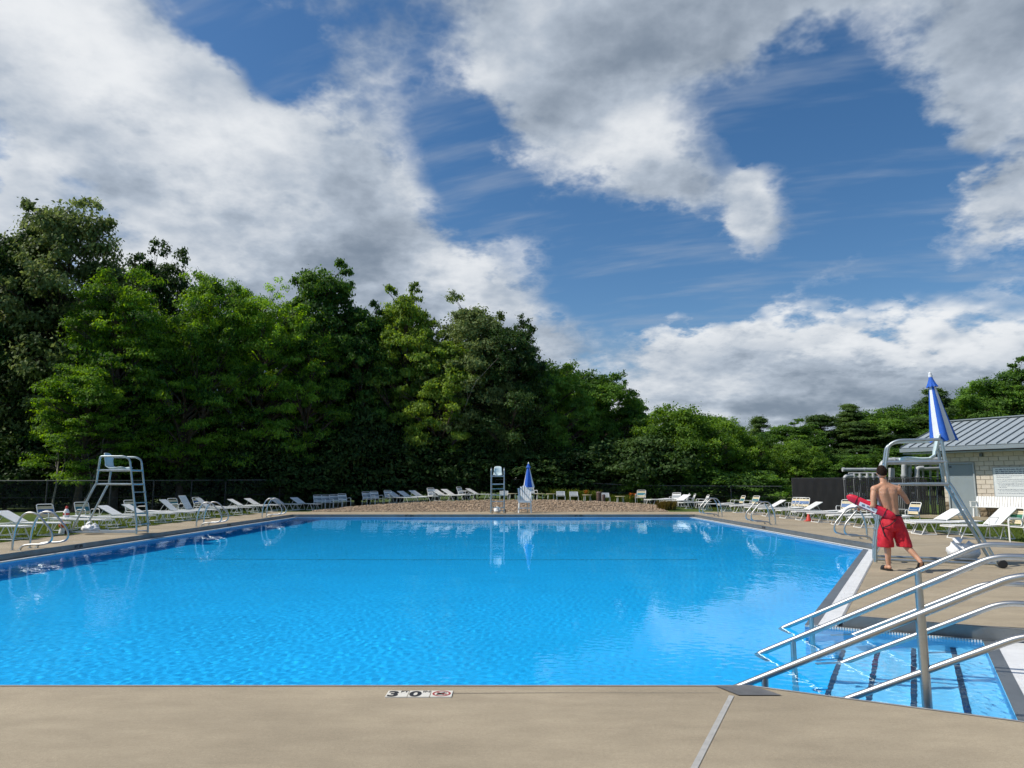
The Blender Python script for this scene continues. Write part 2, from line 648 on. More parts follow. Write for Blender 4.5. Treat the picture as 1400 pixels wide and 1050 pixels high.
M['redcone'] = simple('red_plastic', (0.55, 0.05, 0.03), 0.5)
M['bin'] = simple('brown_bin', (0.12, 0.075, 0.06), 0.6, 0, 0.2, 6)
M['bark'] = simple('bark', (0.085, 0.065, 0.048), 0.95, 0, 0.35, 4, 0.8, 14)
M['palebark'] = simple('pale_bark', (0.26, 0.23, 0.19), 0.9, 0, 0.3, 4)
M['stone'] = simple('river_stone', (0.33, 0.245, 0.165), 0.9, 0, 0.6, 5.5, 0.2, 30)
M['leaf_oak'] = leaf_mat('leaf_oak', (0.034, 0.062, 0.020), (0.240, 0.310, 0.105), 0.33)
M['leaf_locust'] = leaf_mat('leaf_locust', (0.030, 0.090, 0.016), (0.270, 0.460, 0.060), 0.46)
M['leaf_maple'] = leaf_mat('leaf_maple', (0.030, 0.080, 0.017), (0.185, 0.335, 0.055), 0.40)
M['leaf_olive'] = leaf_mat('leaf_olive', (0.050, 0.100, 0.016), (0.290, 0.420, 0.070), 0.42)
M['leaf_bush'] = leaf_mat('leaf_bush', (0.046, 0.105, 0.016), (0.240, 0.400, 0.058), 0.42)
M['leaf_dark'] = leaf_mat('leaf_dark', (0.016, 0.042, 0.010), (0.085, 0.150, 0.036), 0.28)  # deep shade of the wood is put into these low leaf colours
M['leaf_pine'] = leaf_mat('leaf_pine', (0.030, 0.070, 0.018), (0.135, 0.220, 0.052), 0.30)
M['leaf_grass'] = leaf_mat('leaf_grass', (0.05, 0.09, 0.015), (0.16, 0.20, 0.035), 0.35)
M['leaf_dry'] = leaf_mat('leaf_dry', (0.10, 0.08, 0.02), (0.22, 0.17, 0.04), 0.25)
M['petal'] = simple('orange_petal', (0.70, 0.20, 0.02), 0.6)

def lawn_mat():
    m, nt, p = node_mat('lawn')
    N, L = nt.nodes, nt.links
    tc = N.new('ShaderNodeTexCoord')
    n1 = N.new('ShaderNodeTexNoise'); n1.inputs['Scale'].default_value = 0.8; n1.inputs['Detail'].default_value = 8
    n2 = N.new('ShaderNodeTexNoise'); n2.inputs['Scale'].default_value = 25; n2.inputs['Detail'].default_value = 4
    L.new(tc.outputs['Object'], n1.inputs['Vector']); L.new(tc.outputs['Object'], n2.inputs['Vector'])
    ad = N.new('ShaderNodeMath'); ad.operation = 'ADD'
    L.new(n1.outputs['Fac'], ad.inputs[0]); L.new(n2.outputs['Fac'], ad.inputs[1])
    r = N.new('ShaderNodeValToRGB')
    r.color_ramp.elements[0].position = 0.35; r.color_ramp.elements[0].color = (0.035, 0.065, 0.012, 1)
    r.color_ramp.elements[1].position = 0.65; r.color_ramp.elements[1].color = (0.11, 0.15, 0.035, 1)
    hf = N.new('ShaderNodeMath'); hf.operation = 'MULTIPLY'; hf.inputs[1].default_value = 0.5
    L.new(ad.outputs[0], hf.inputs[0]); L.new(hf.outputs[0], r.inputs[0])
    L.new(r.outputs[0], p.inputs['Base Color'])
    p.inputs['Roughness'].default_value = 0.95
    p.inputs['Specular IOR Level'].default_value = 0.1
    b = N.new('ShaderNodeBump'); b.inputs['Strength'].default_value = 0.8; b.inputs['Distance'].default_value = 0.03
    L.new(n2.outputs['Fac'], b.inputs['Height']); L.new(b.outputs[0], p.inputs['Normal'])
    return m
M['lawn'] = lawn_mat()

def water_mat():
    m = bpy.data.materials.new('pool_water')
    m.use_nodes = True
    nt = m.node_tree
    N, L = nt.nodes, nt.links
    N.clear()
    out = N.new('ShaderNodeOutputMaterial')
    g = N.new('ShaderNodeBsdfGlass')
    g.inputs['IOR'].default_value = 1.16
    g.inputs['Roughness'].default_value = 0.0
    g.inputs['Color'].default_value = (0.82, 0.96, 1.0, 1)
    L.new(g.outputs[0], out.inputs[0])
    return m
M['water'] = water_mat()

# ------------------------------------------------------------------ the pool and its deck
XL, XR, YF, YN = -11.0, 9.15, 36.3, 5.63
U = Vector((0.4866, 0.8736))            # along the cut corner, away from the camera
V = Vector((0.8736, -0.4866))           # out of the pool, into the deck
D0 = Vector((3.82, 8.54))
S1, BACK, BWAT = -3.53, 1.83, 1.345
ZG, ZW = -0.13, -0.147                  # gutter level, water level
def UV(s, w): return D0 + U * s + V * w
wP1 = (YN - (D0 + U * S1).y) / V.y
P1, P2, P3, P4 = UV(S1, wP1), UV(S1, BACK), UV(0, BACK), D0
P5 = Vector((XR, D0.y + (XR - D0.x) / U.x * U.y))
hole = [Vector((XL, YN)), P1, P2, P3, P4, P5, Vector((XR, YF)), Vector((XL, YF))]
DX0, DX1, DY0, DY1 = -13.25, 13.3, -9.0, 39.8
outer = [Vector((DX0, DY0)), Vector((DX1, DY0)), Vector((DX1, DY1)), Vector((DX0, DY1))]

def build_deck():
    tri = tessellate_polygon([[p.to_3d() for p in outer], [p.to_3d() for p in hole]])
    pts = outer + hole
    mb = MB()
    mb.add([(p.x, p.y, 0.0) for p in pts], [t for t in tri])
    # outer rim
    for i in range(4):
        a, b = outer[i], outer[(i + 1) % 4]
        mb.add([(a.x, a.y, 0), (b.x, b.y, 0), (b.x, b.y, -0.25), (a.x, a.y, -0.25)], [(0, 1, 2, 3)])
    o = mb.build('pool_deck', M['deck'], smooth=False)
    bm = bmesh.new(); bm.from_mesh(o.data)
    bmesh.ops.recalc_face_normals(bm, faces=bm.faces)
    bm.to_mesh(o.data); bm.free()
    tag(o, kind='structure')
    # sealed joints and edge trim, as sheets just above the slab
    def strip(a, b, w, z, name, mat):
        a, b = Vector(a), Vector(b)
        n = Vector((-(b - a).y, (b - a).x)).normalized() * w / 2
        MB().add([(*(a - n), z), (*(b - n), z), (*(b + n), z), (*(a + n), z)], [(0, 1, 2, 3)]).build(name, mat, o, smooth=False)
    strip((1.57, 5.36), (-1.79, -2.0), 0.036, 0.004, 'joint', M['joint'])
    strip((-0.46, 5.42), (0.35, 5.435), 0.006, 0.003, 'crack', M['slot'])
    strip((0.35, 5.435), (1.50, 5.43), 0.004, 0.003, 'crack', M['slot'])
    strip((9.3, 18.2), (13.3, 18.2), 0.02, 0.004, 'joint', M['joint'])
    strip((9.3, 27.2), (13.3, 27.2), 0.02, 0.004, 'joint', M['joint'])
    strip((-13.2, 19.2), (-11.1, 19.2), 0.02, 0.004, 'joint', M['joint'])
    strip((-13.2, 28.2), (-11.1, 28.2), 0.02, 0.004, 'joint', M['joint'])
    return o
deck = build_deck()

def offset_poly(poly, ds):
    """inset each edge i (poly[i]->poly[i+1]) of a counter-clockwise polygon by ds[i] towards its inside"""
    n = len(poly)
    lines = []
    for i in range(n):
        a, b = poly[i], poly[(i + 1) % n]
        d = (b - a).normalized()
        nn = Vector((-d.y, d.x))
        lines.append((a + nn * ds[i], d))
    res = []
    for i in range(n):
        p, d = lines[i - 1]
        q, e = lines[i]
        den = d.x * e.y - d.y * e.x
        t = ((q.x - p.x) * e.y - (q.y - p.y) * e.x) / den
        res.append(p + d * t)
    return res

# edges: near, stair near, stair back, stair far, cut corner, right, far, left
lipout = offset_poly(hole, [0.20, 0.02, 0.37, 0.02, 0.27, 0.20, 0.02, 0.20])     # grating ends here
water_edge = offset_poly(hole, [0.30, 0.10, 0.485, 0.10, 0.40, 0.27, 0.10, 0.27])  # lip ends here
slot_in = offset_poly(hole, [0.05, 0.01, 0.05, 0.01, 0.07, 0.05, 0.01, 0.05])

pool = thing('swimming_pool', 'large blue swimming pool with a cut corner and a stair recess', 'pool', (0, 0, 0))

def ring(name, A, B, za, zb, mat, edges=None):
    mb = MB()
    n = len(A)
    for i in range(n):
        if edges and i not in edges: continue
        a, b, c, d = A[i], A[(i + 1) % n], B[(i + 1) % n], B[i]
        mb.add([(*a, za), (*b, za), (*c, zb), (*d, zb)], [(0, 1, 2, 3)])
    return mb.build(name, mat, pool, smooth=False)

ring('steel_fascia', hole, hole, 0.0, -0.35, M['fascia'])
ring('gutter_slot', hole, slot_in, ZG - 0.05, ZG - 0.05, M['slot'])
lip = MB()
n = len(hole)
for i in range(n):
    a, b, c, d = lipout[i], lipout[(i + 1) % n], water_edge[(i + 1) % n], water_edge[i]
    lip.add([(*a, ZG + 0.003), (*b, ZG + 0.003), (*c, ZG + 0.003), (*d, ZG + 0.003)], [(0, 1, 2, 3)])
    lip.add([(*a, ZG + 0.003), (*b, ZG + 0.003), (*b, ZG - 0.06), (*a, ZG - 0.06)], [(3, 2, 1, 0)])
lip.build('gutter_lip', M['fascia'], pool, smooth=False)
# white grating: planks lying across the trench, with fine gaps
gr = MB()
for i in (1, 2, 3, 4, 5, 7):
    a, b, c, d = slot_in[i], slot_in[(i + 1) % n], lipout[(i + 1) % n], lipout[i]
    L1 = (b - a).length
    pitch = 0.05 if i in (2, 4) else 0.10
    k = max(1, int(L1 / pitch))
    if i in (1, 3):
        continue
    for j in range(k):
        t0, t1 = (j + 0.03) / k, (j + 0.97) / k
        q = [a.lerp(b, t0), a.lerp(b, t1), d.lerp(c, t1), d.lerp(c, t0)]
        vs = [(*p, ZG) for p in q] + [(*p, ZG - 0.03) for p in q]
        gr.add(vs, [(0, 1, 2, 3), (0, 4, 5, 1), (1, 5, 6, 2), (2, 6, 7, 3), (3, 7, 4, 0)])
g = gr.build('gutter_grating', M['grate'], pool, smooth=False)
tag(g, kind='stuff')
# white overflow teeth along the far side of the stair recess
tm = MB()
a, b = UV(-0.105, -0.36), UV(-0.105, BWAT)
k = 62
for j in range(k):
    c = a.lerp(b, (j + 0.5) / k)
    tm.box((c.x, c.y, ZG - 0.008), (0.014, 0.02, 0.035), Matrix.Rotation(math.atan2(V.y, V.x), 3, 'Z'))
tag(tm.build('overflow_teeth', M['grate'], pool, smooth=False), kind='stuff')

# basin: walls and a floor sloping from 3 ft to 5 ft
we = water_edge
def floor_z(y): return ZW - 0.92 - 0.62 * min(1, max(0, (y - 6) / 28))
bas = MB()
wtile = MB()
nearw, farw = we[0], we[7]
main = [we[0], we[1], UV(S1 + 0.1, -0.40), we[4], we[5], we[6], we[7]]
# rim walls of the main pool
sn, sf = UV(S1 + 0.1, -0.36), UV(-0.1, -0.36)
wall_pts = [we[0], we[1], sn, sf, we[4], we[5], we[6], we[7]]
for i in range(len(wall_pts)):
    if i == 2: continue                                   # the opening to the stairs
    a, b = wall_pts[i], wall_pts[(i + 1) % len(wall_pts)]
    bas.add([(*a, ZW - 0.012), (*b, ZW - 0.012), (*b, floor_z(b.y) - 0.02), (*a, floor_z(a.y) - 0.02)], [(0, 1, 2, 3)])
    wtile.add([(*a, ZG), (*b, ZG), (*b, ZW - 0.012), (*a, ZW - 0.012)], [(0, 1, 2, 3)])
fl = [Vector((XL - 0.2, YN - 1.5)), Vector((XR + 0.2, YN - 1.5)), Vector((XR + 0.2, 6)), Vector((XL - 0.2, 6)),
      Vector((XL - 0.2, 34)), Vector((XR + 0.2, 34)), Vector((XR + 0.2, YF + 0.2)), Vector((XL - 0.2, YF + 0.2))]
fv = [(p.x, p.y, floor_z(p.y)) for p in fl]
bas.add(fv, [(0, 1, 2, 3), (3, 2, 5, 4), (4, 5, 6, 7)])
basin = bas.build('basin', M['basin'], pool, smooth=False)
wtile.build('waterline_band', M['waterline'], pool, smooth=False)
fline = MB()
zl = lambda y: floor_z(y) + 0.006
fline.add([(-8.6, 18.0, zl(18.0)), (4.6, 18.0, zl(18.0)), (4.6, 18.1, zl(18.1)), (-8.6, 18.1, zl(18.1))], [(0, 1, 2, 3)])
fl_o = fline.build('floor_line', M['floorline'], pool, smooth=False)
fl_o.cycles.is_caustics_receiver = True
# stairs: four treads with dark nosings, and the side walls of the recess
noses = [1.05, 0.68, 0.33, -0.02]
tops = [-0.42, -0.56, -0.70, -0.84]
SA, SB = S1 + 0.1, -0.1
rot_uv = Matrix((Vector((U.x, V.x, 0)), Vector((U.y, V.y, 0)), Vector((0, 0, 1))))
prev = BWAT + 0.02
recv = [basin]
for nx, tz in zip(noses, tops):
    a, b, c, d = UV(SA, nx), UV(SB, nx), UV(SB, prev), UV(SA, prev)
    st = MB()
    st.add([(*a, tz), (*b, tz), (*c, tz), (*d, tz), (*a, -1.25), (*b, -1.25)], [(0, 1, 2, 3), (1, 0, 4, 5)])
    so_ = st.build('stair_tread', M['stairpaint'], pool, smooth=False)
    e, f_ = UV(SA, nx + 0.045), UV(SB, nx + 0.045)
    a2, b2 = UV(SA, nx - 0.004), UV(SB, nx - 0.004)
    no = MB().add([(*a2, tz + 0.004), (*b2, tz + 0.004), (*f_, tz + 0.004), (*e, tz + 0.004), (*a2, tz - 0.05), (*b2, tz - 0.05)],
                  [(0, 1, 2, 3), (1, 0, 4, 5)]).build('nosing', M['nosing'], so_, smooth=False)
    recv += [so_, no]
    prev = nx
sw = MB()
for s in (SA, SB):
    a, b = UV(s, -0.36), UV(s, BWAT)
    sw.add([(*a, ZG), (*b, ZG), (*b, -1.25), (*a, -1.25)], [(0, 1, 2, 3)])
a, b = UV(SA, BWAT), UV(SB, BWAT)
sw.add([(*a, ZG), (*b, ZG), (*b, -0.6), (*a, -0.6)], [(0, 1, 2, 3)])
sidew = sw.build('stair_wall', M['stairpaint'], pool, smooth=False)
recv.append(sidew)
for o in recv:
    o.cycles.is_caustics_receiver = True
# a band of pale tile marks the recess wall at the waterline
# steel edge trim on the deck rim
tr_in = offset_poly(hole, [-0.028] * n)
ring('edge_trim', hole, tr_in, 0.004, 0.004, M['trim'])
# dark corner plate let into the deck
cp = [Vector((1.52, 5.60)), Vector((1.80, 5.615)), Vector((1.93, 5.36)), Vector((1.62, 5.36))]
MB().add([(*p, 0.007) for p in cp], [(0, 1, 2, 3)]).build('corner_plate', M['darkplate'], pool, smooth=False)

def build_water():
    xs = np.arange(XL - 0.1, XR + 0.15, 0.033)
    ys = [4.7]
    while ys[-1] < YF + 0.1:
        ys.append(ys[-1] + 0.022 + 0.0042 * max(0.0, ys[-1] - 6))
    ys = np.array(ys)
    Xg, Yg = np.meshgrid(xs, ys)
    Z = np.zeros_like(Xg)
    r = np.random.default_rng(5)
    for lam0, lam1, cnt, amp in ((0.9, 2.2, 10, 0.00028), (0.30, 0.7, 22, 0.00010), (0.075, 0.17, 52, 0.00013)):
        for _ in range(cnt):
            lam = r.uniform(lam0, lam1)
            a = r.normal(0.6, 0.9)
            k = 2 * PI / lam
            ph = r.uniform(0, 2 * PI)
            Z += amp * np.sin(k * (Xg * math.cos(a) + Yg * math.sin(a)) + ph + 0.8 * np.sin(0.35 * k * (Xg * math.sin(a) - Yg * math.cos(a)) + ph * 2))
    # patches of calmer water
    calm = 0.75 + 0.35 * np.sin(0.5 * Xg + 0.9 * np.sin(0.3 * Yg)) * np.sin(0.42 * Yg + 1.0)
    Z = ZW + Z * calm
    # keep only what lies in the basin
    def inside(poly):
        c = np.zeros(Xg.shape, bool)
        k = len(poly)
        for i in range(k):
            x1, y1 = poly[i]; x2, y2 = poly[(i + 1) % k]
            t = ((y1 > Yg) != (y2 > Yg)) & (Xg < (x2 - x1) * (Yg - y1) / (y2 - y1 + 1e-12) + x1)
            c ^= t
        return c
    big = offset_poly(hole, [0.15, -0.02, 0.36, -0.02, 0.30, 0.12, 0.0, 0.12])
    ins = inside([tuple(p) for p in big])
    H, Wd = Xg.shape
    idx = np.arange(H * Wd).reshape(H, Wd)
    keep = ins[:-1, :-1] | ins[1:, :-1] | ins[:-1, 1:] | ins[1:, 1:]
    q = np.stack([idx[:-1, :-1], idx[:-1, 1:], idx[1:, 1:], idx[1:, :-1]], -1)[keep]
    used = np.unique(q)
    remap = -np.ones(H * Wd, int); remap[used] = np.arange(len(used))
    co = np.stack([Xg.ravel(), Yg.ravel(), Z.ravel()], -1)[used]
    q = remap[q]
    me = bpy.data.meshes.new('pool_water')
    me.vertices.add(len(co)); me.vertices.foreach_set('co', co.astype(np.float32).ravel())
    me.loops.add(q.size); me.loops.foreach_set('vertex_index', q.astype(np.int32).ravel())
    me.polygons.add(len(q)); me.polygons.foreach_set('loop_start', np.arange(0, q.size, 4, dtype=np.int32))
    me.update(calc_edges=True)
    me.polygons.foreach_set('use_smooth', np.ones(len(q), bool))
    me.materials.append(M['water'])
    o = bpy.data.objects.new('pool_water', me)
    COL.objects.link(o)
    tag(o, kind='structure')
    o.cycles.is_caustics_caster = True
    return o
build_water()

# depth markings
def marking(body, loc, rot, size=0.105):
    me = text_mesh('depth_marking', body, size, M['inkblack'], 0.004)
    o = inst('depth_marking', me, pool, loc, rot)
    return o
for y in (16.9, 26.6):
    marking('5FT 0IN', (XL + 0.004, y + 1.6, -0.065), (PI / 2, 0, PI / 2))
for x in (-5.15, 3.35):
    marking('5FT 0IN', (x, YF - 0.004, -0.065), (PI / 2, 0, 0), 0.13)
marking('5FT 0IN', (XR - 0.004, 26.4, -0.065), (PI / 2, 0, -PI / 2))

# the three depth tiles on the near deck
def tile(px0, px1, label):
    a, b = px0, px1
    t = thing('depth_tile', label, 'tile', (0, 0, 0), 0, 'depth tiles on the near deck')
    return t
TY = 5.395
tw = 0.153
tx = -0.825
specs = [('3', 'FT', 'white depth tile reading 3 FT on the near deck'),
         ('0', 'IN', 'white depth tile reading 0 IN beside the no diving tile'),
         (None, None, 'white tile with a red no diving ring on the near deck')]
for i, (big_, small_, lab) in enumerate(specs):
    cx = tx + i * (tw + 0.006)
    t = thing('depth_tile', lab, 'tile', (cx, TY, 0.0), R(random.uniform(-0.6, 0.6)), 'depth tiles on the near deck')
    MB().box((0, 0, 0.003), (tw, tw, 0.008)).build('tile_face', M['tilewhite'], t, smooth=False)
    if big_:
        inst('numeral', text_mesh('numeral', big_, 0.17, M['inkblack'], 0.006), t, (-0.028, -0.015, 0.0085))
        inst('unit_lettering', text_mesh('unit_lettering', small_, 0.055, M['inkblack'], 0.001), t, (0.047, 0.045, 0.0085))
    else:
        rg = MB()
        ro_, ri_ = 0.066, 0.052
        vs = [(r_ * math.cos(2 * PI * j / 40), r_ * math.sin(2 * PI * j / 40), 0.0085) for r_ in (ro_, ri_) for j in range(40)]
        rg.add(vs, [(j, (j + 1) % 40, 40 + (j + 1) % 40, 40 + j) for j in range(40)])
        rg.box((0, 0, 0.0095), (0.115, 0.010, 0.0006), Matrix.Rotation(R(-40), 3, 'Z'))
        rg.build('red_ring', M['inkred'], t, smooth=False)
        fg = MB()
        fg.tube([(-0.030, -0.018, 0.0085), (0.0, 0.0, 0.0085), (0.018, 0.004, 0.0085)], 0.006, 5)
        fg.tube([(0.0, 0.0, 0.0085), (0.02, 0.022, 0.0085)], 0.004, 5)
        fg.sphere((0.03, 0.012, 0.0085), (0.009, 0.009, 0.002), 8, 5)
        fg.tube([(-0.035, -0.028, 0.0085), (-0.01, -0.024, 0.0085), (0.02, -0.03, 0.0085)], 0.003, 4)
        fg.build('diver_symbol', M['inkblack'], t, smooth=False)

# ------------------------------------------------------------------ ground beyond the deck
def build_ground():
    xs = sorted(set([-400, -200, -120, -80, -60, -45, -34, -28] + [float(v) for v in np.arange(-24, 24.1, 1.0)] + [DX0, DX1, 28, 34, 45, 60, 75, 90, 120, 200, 400]))
    ys = sorted(set([-200, -60, -20, DY0] + [float(v) for v in np.arange(-4, 60, 1.0)] + [DY1, 64, 70, 76, 84, 92, 100, 110, 120, 130, 160, 250, 500]))
    vs = [(x, y, ground_z(x, y) - 0.03) for y in ys for x in xs]
    fs = []
    nx = len(xs)
    for j in range(len(ys) - 1):
        for i in range(nx - 1):
            if xs[i] >= DX0 - 1e-6 and xs[i + 1] <= DX1 + 1e-6 and ys[j] >= DY0 - 1e-6 and ys[j + 1] <= DY1 + 1e-6:
                continue
            fs.append((j * nx + i, j * nx + i + 1, (j + 1) * nx + i + 1, (j + 1) * nx + i))
    o = MB().add(vs, fs).build('lawn', M['lawn'])
    tag(o, kind='structure')
build_ground()

def grass_blades(name, spots, h, mat, label=None, wid=0.010):
    """short blades standing on the lawn: one mass"""
    k = len(spots)
    p = np.array(spots)
    a = rng.uniform(0, 2 * PI, k)
    hh = h * rng.uniform(0.5, 1.3, k)
    lean = rng.normal(0, 0.35, (k, 2)) * hh[:, None]
    w = np.stack([np.cos(a), np.sin(a)], -1) * wid
    v = np.zeros((k, 3, 3))
    v[:, 0, :2] = p[:, :2] - w; v[:, 1, :2] = p[:, :2] + w; v[:, 2, :2] = p[:, :2] + lean
    v[:, 0, 2] = v[:, 1, 2] = p[:, 2]; v[:, 2, 2] = p[:, 2] + hh
    return raw_faces(name, v.reshape(-1, 3), 3, mat, rng.uniform(0, 1, k))

def raw_faces(name, co, nv, mat, tint):
    nf = len(co) // nv
    me = bpy.data.meshes.new(name)
    me.vertices.add(len(co)); me.vertices.foreach_set('co', np.asarray(co, np.float32).ravel())
    me.loops.add(nf * nv); me.loops.foreach_set('vertex_index', np.arange(nf * nv, dtype=np.int32))
    me.polygons.add(nf); me.polygons.foreach_set('loop_start', np.arange(0, nf * nv, nv, dtype=np.int32))
    me.update(calc_edges=True)
    at = me.attributes.new('tint', 'FLOAT', 'FACE')
    at.data.foreach_set('value', np.asarray(tint, np.float32))
    me.materials.append(mat)
    return me

sp = []
for _ in range(26000):
    x = random.uniform(-18.5, DX0 - 0.02); y = random.uniform(16, 44)
    sp.append((x, y, ground_z(x, y) - 0.035))
for _ in range(26000):
    x = random.uniform(DX1 + 0.02, 18.5); y = random.uniform(15, 44)
    sp.append((x, y, ground_z(x, y) - 0.035))
for _ in range(16000):
    x = random.uniform(-16, 16); y = random.uniform(43.6, 48.5)
    sp.append((x, y, ground_z(x, y) - 0.035))
go = inst('lawn_grass', grass_blades('lawn_grass', sp, 0.07, M['leaf_grass'], wid=0.012))
tag(go, 'short green grass on the lawn around the pool deck', 'grass', kind='stuff')

# stone bank behind the far deck
def build_bank():
    base = MB()
    stones = MB()
    xs = np.linspace(-11.2, 8.7, 60)
    def top(x): return 43.7
    ico = bmesh.new(); bmesh.ops.create_icosphere(ico, subdivisions=1, radius=1.0)
    iv = [v.co.copy() for v in ico.verts]; ifc = [tuple(v.index for v in f.verts) for f in ico.faces]
    ico.free()
    vs = []
    for x in xs:
        for k in range(9):
            y = DY1 + 0.02 + (top(x) - DY1) * k / 8
            vs.append((x, y, ground_z(x, y) - 0.005))
    fs = [(i * 9 + k, (i + 1) * 9 + k, (i + 1) * 9 + k + 1, i * 9 + k + 1) for i in range(59) for k in range(8)]
    b = base.add(vs, fs).build('stone_bank', M['stone'])
    tag(b, kind='structure')
    for _ in range(7500):
        x = random.uniform(-11.1, 8.6)
        y = random.uniform(DY1 + 0.05, 43.6)
        r = random.uniform(0.025, 0.075)
        rot = Matrix.Rotation(random.uniform(0, 6.28), 3, 'Z') @ Matrix.Rotation(random.uniform(0, 6.28), 3, 'X')
        sc = Vector((r, r * random.uniform(0.6, 1), r * random.uniform(0.5, 0.8)))
        stones.add([rot @ Vector((p.x * sc.x, p.y * sc.y, p.z * sc.z)) + Vector((x, y, ground_z(x, y) + r * 0.2)) for p in iv], ifc)
    s = stones.build('bank_stones', M['stone'], smooth=False)
    tag(s, 'brown river stones covering the low bank behind the far deck', 'stones', kind='stuff')
build_bank()

# ------------------------------------------------------------------ trees
def leaf_cloud(cen, nrm, size, asp, tint, mat, name, droop=0.0):
    """one bent rhombus per leaf spray"""
    k = len(cen)
    nrm = nrm / (np.linalg.norm(nrm, axis=1, keepdims=True) + 1e-9)
    t = rng.normal(size=(k, 3)); t[:, 2] -= droop
    t -= nrm * (t * nrm).sum(1, keepdims=True)
    t /= np.linalg.norm(t, axis=1, keepdims=True) + 1e-9
    b = np.cross(nrm, t)
    s = size[:, None]
    v = np.zeros((k, 4, 3))
    v[:, 0] = cen - t * s * 0.5
    v[:, 1] = cen + b * s * 0.5 * asp + t * s * 0.06
    v[:, 2] = cen + t * s * 0.5 - nrm * s * 0.16
    v[:, 3] = cen - b * s * 0.5 * asp + t * s * 0.06
    return raw_faces(name, v.reshape(-1, 3), 4, mat, tint)

def crown_mesh(name, lobes, mat, per, leaf, asp=0.62, flat=1.0, sub=16, spread=0.30, droop=0.3, up=0.35):
    C, Nn, Sz, Tn = [], [], [], []
    for (c, r, w) in lobes:
        ns = max(4, int(sub * w))
        d = rng.normal(size=(ns, 3)); d[:, 2] = np.where(d[:, 2] < -0.3, -d[:, 2] * 0.6, d[:, 2])
        d /= np.linalg.norm(d, axis=1, keepdims=True)
        rad = rng.uniform(0.62, 1.06, (ns, 1))
        sc = np.array(c) + d * rad * np.array(r)
        tl = rng.normal(0, 0.18, ns) + rng.normal(0, 0.14)
        for i in range(ns):
            m = int(per * rng.uniform(0.6, 1.4))
            off = rng.normal(size=(m, 3)) * np.array(r) * spread * np.array([1, 1, 0.55 * flat])
            C.append(sc[i] + off)
            nn = d[i] * 0.55 + off / (np.linalg.norm(off, axis=1, keepdims=True) + 1e-6) * 0.35 + rng.normal(size=(m, 3)) * 0.55
            nn[:, 2] += up
            Nn.append(nn)
            Sz.append(leaf * rng.uniform(0.6, 1.35, m))
            Tn.append(np.clip(0.42 + tl[i] + rng.normal(0, 0.16, m), 0, 1))
    return leaf_cloud(np.concatenate(C), np.concatenate(Nn), np.concatenate(Sz), asp, np.concatenate(Tn), mat, name, droop)

def limb_mesh(name, H, r0, lobes, mat, lean=(0, 0), split=0.22, top=0.9, sides=7):
    mb = MB()
    tp = []
    for k in range(9):
        t = k / 8
        tp.append(Vector((lean[0] * t + 0.012 * H * math.sin(5 * t + r0 * 9), lean[1] * t + 0.012 * H * math.cos(4 * t), H * top * t)))
    mb.tube(tp, [r0 * (1.25 if k == 0 else 1) * (1 - 0.88 * k / 8) + 0.012 for k in range(9)], sides)
    for (c, r, w) in lobes:
        c = Vector(c)
        h = min(max(c.z - 0.55 * math.hypot(c.x, c.y), split * H), top * H * 0.95)
        f = h / (top * H) * 8
        i = min(7, int(f))
        s = tp[i].lerp(tp[i + 1], f - i)
        rb = (r0 * (1 - 0.88 * f / 8)) * 0.55 + 0.01
        mid = s.lerp(c, 0.5) + Vector((random.uniform(-.3, .3), random.uniform(-.3, .3), random.uniform(-.1, .5))) * 0.05 * H
        pts = [s, s.lerp(mid, 0.5) + Vector((0, 0, 0.01 * H)), mid, mid.lerp(c, 0.6), c + (c - s) * 0.12]
        mb.tube(pts, [rb, rb * 0.8, rb * 0.6, rb * 0.38, 0.012], 5, cap=False)
        for _ in range(3):
            q = c + Vector((random.uniform(-1, 1) * r[0], random.uniform(-1, 1) * r[1], random.uniform(-.3, 1) * r[2])) * 0.8
            mb.tube([mid, mid.lerp(q, 0.6) + Vector((0, 0, 0.1)), q], [rb * 0.4, rb * 0.22, 0.01], 4, cap=False)
    return mb.mesh(name, mat)

def lobes_in(H, Wd, z0, k, rs=(0.15, 0.24), zs=0.75, shape=1.0, seed=0):
    """lobes over an egg-shaped crown from height z0 to H"""
    rr = random.Random(seed)
    res = []
    hc, hh = (z0 + H) / 2, (H - z0) / 2
    for i in range(k):
        t = (i + 0.5) / k
        zz = -0.92 + 1.86 * t
        wid = math.sqrt(max(0.03, 1 - abs(zz) ** 2.3)) * (1.0 - 0.22 * shape * zz)
        a = i * 2.39996 + rr.uniform(-.5, .5)
        rad = Wd / 2 * wid * rr.uniform(0.45, 0.86)
        r = Wd * rr.uniform(*rs)
        res.append(((rad * math.cos(a), rad * math.sin(a), hc + zz * hh * 0.86), (r, r, r * zs), rr.uniform(0.8, 1.2)))
    for i in range(k // 3):
        zz = rr.uniform(-0.2, 0.95)
        wid = math.sqrt(max(0.03, 1 - abs(zz) ** 2.3)) * (1.0 - 0.22 * shape * zz)
        a = rr.uniform(0, 2 * PI)
        rad = Wd / 2 * wid * rr.uniform(0.85, 1.08)
        r = Wd * rr.uniform(0.05, 0.10)
        res.append(((rad * math.cos(a), rad * math.sin(a), hc + zz * hh * rr.uniform(0.95, 1.1)), (r, r, r * 1.1), 0.45))
    return res

PRO = {}
def proto(key, H, Wd, z0, k, mat, per, leaf, barkmat='bark', r0=0.28, rs=(0.15, 0.24), zs=0.75, shape=1.0, seed=1, **kw):
    lo = lobes_in(H, Wd, z0, k, rs, zs, shape, seed)
    PRO[key] = (H, Wd, crown_mesh(key + '_crown', lo, M[mat], per, leaf, **kw), limb_mesh(key + '_trunk', H, r0, lo, M[barkmat]))

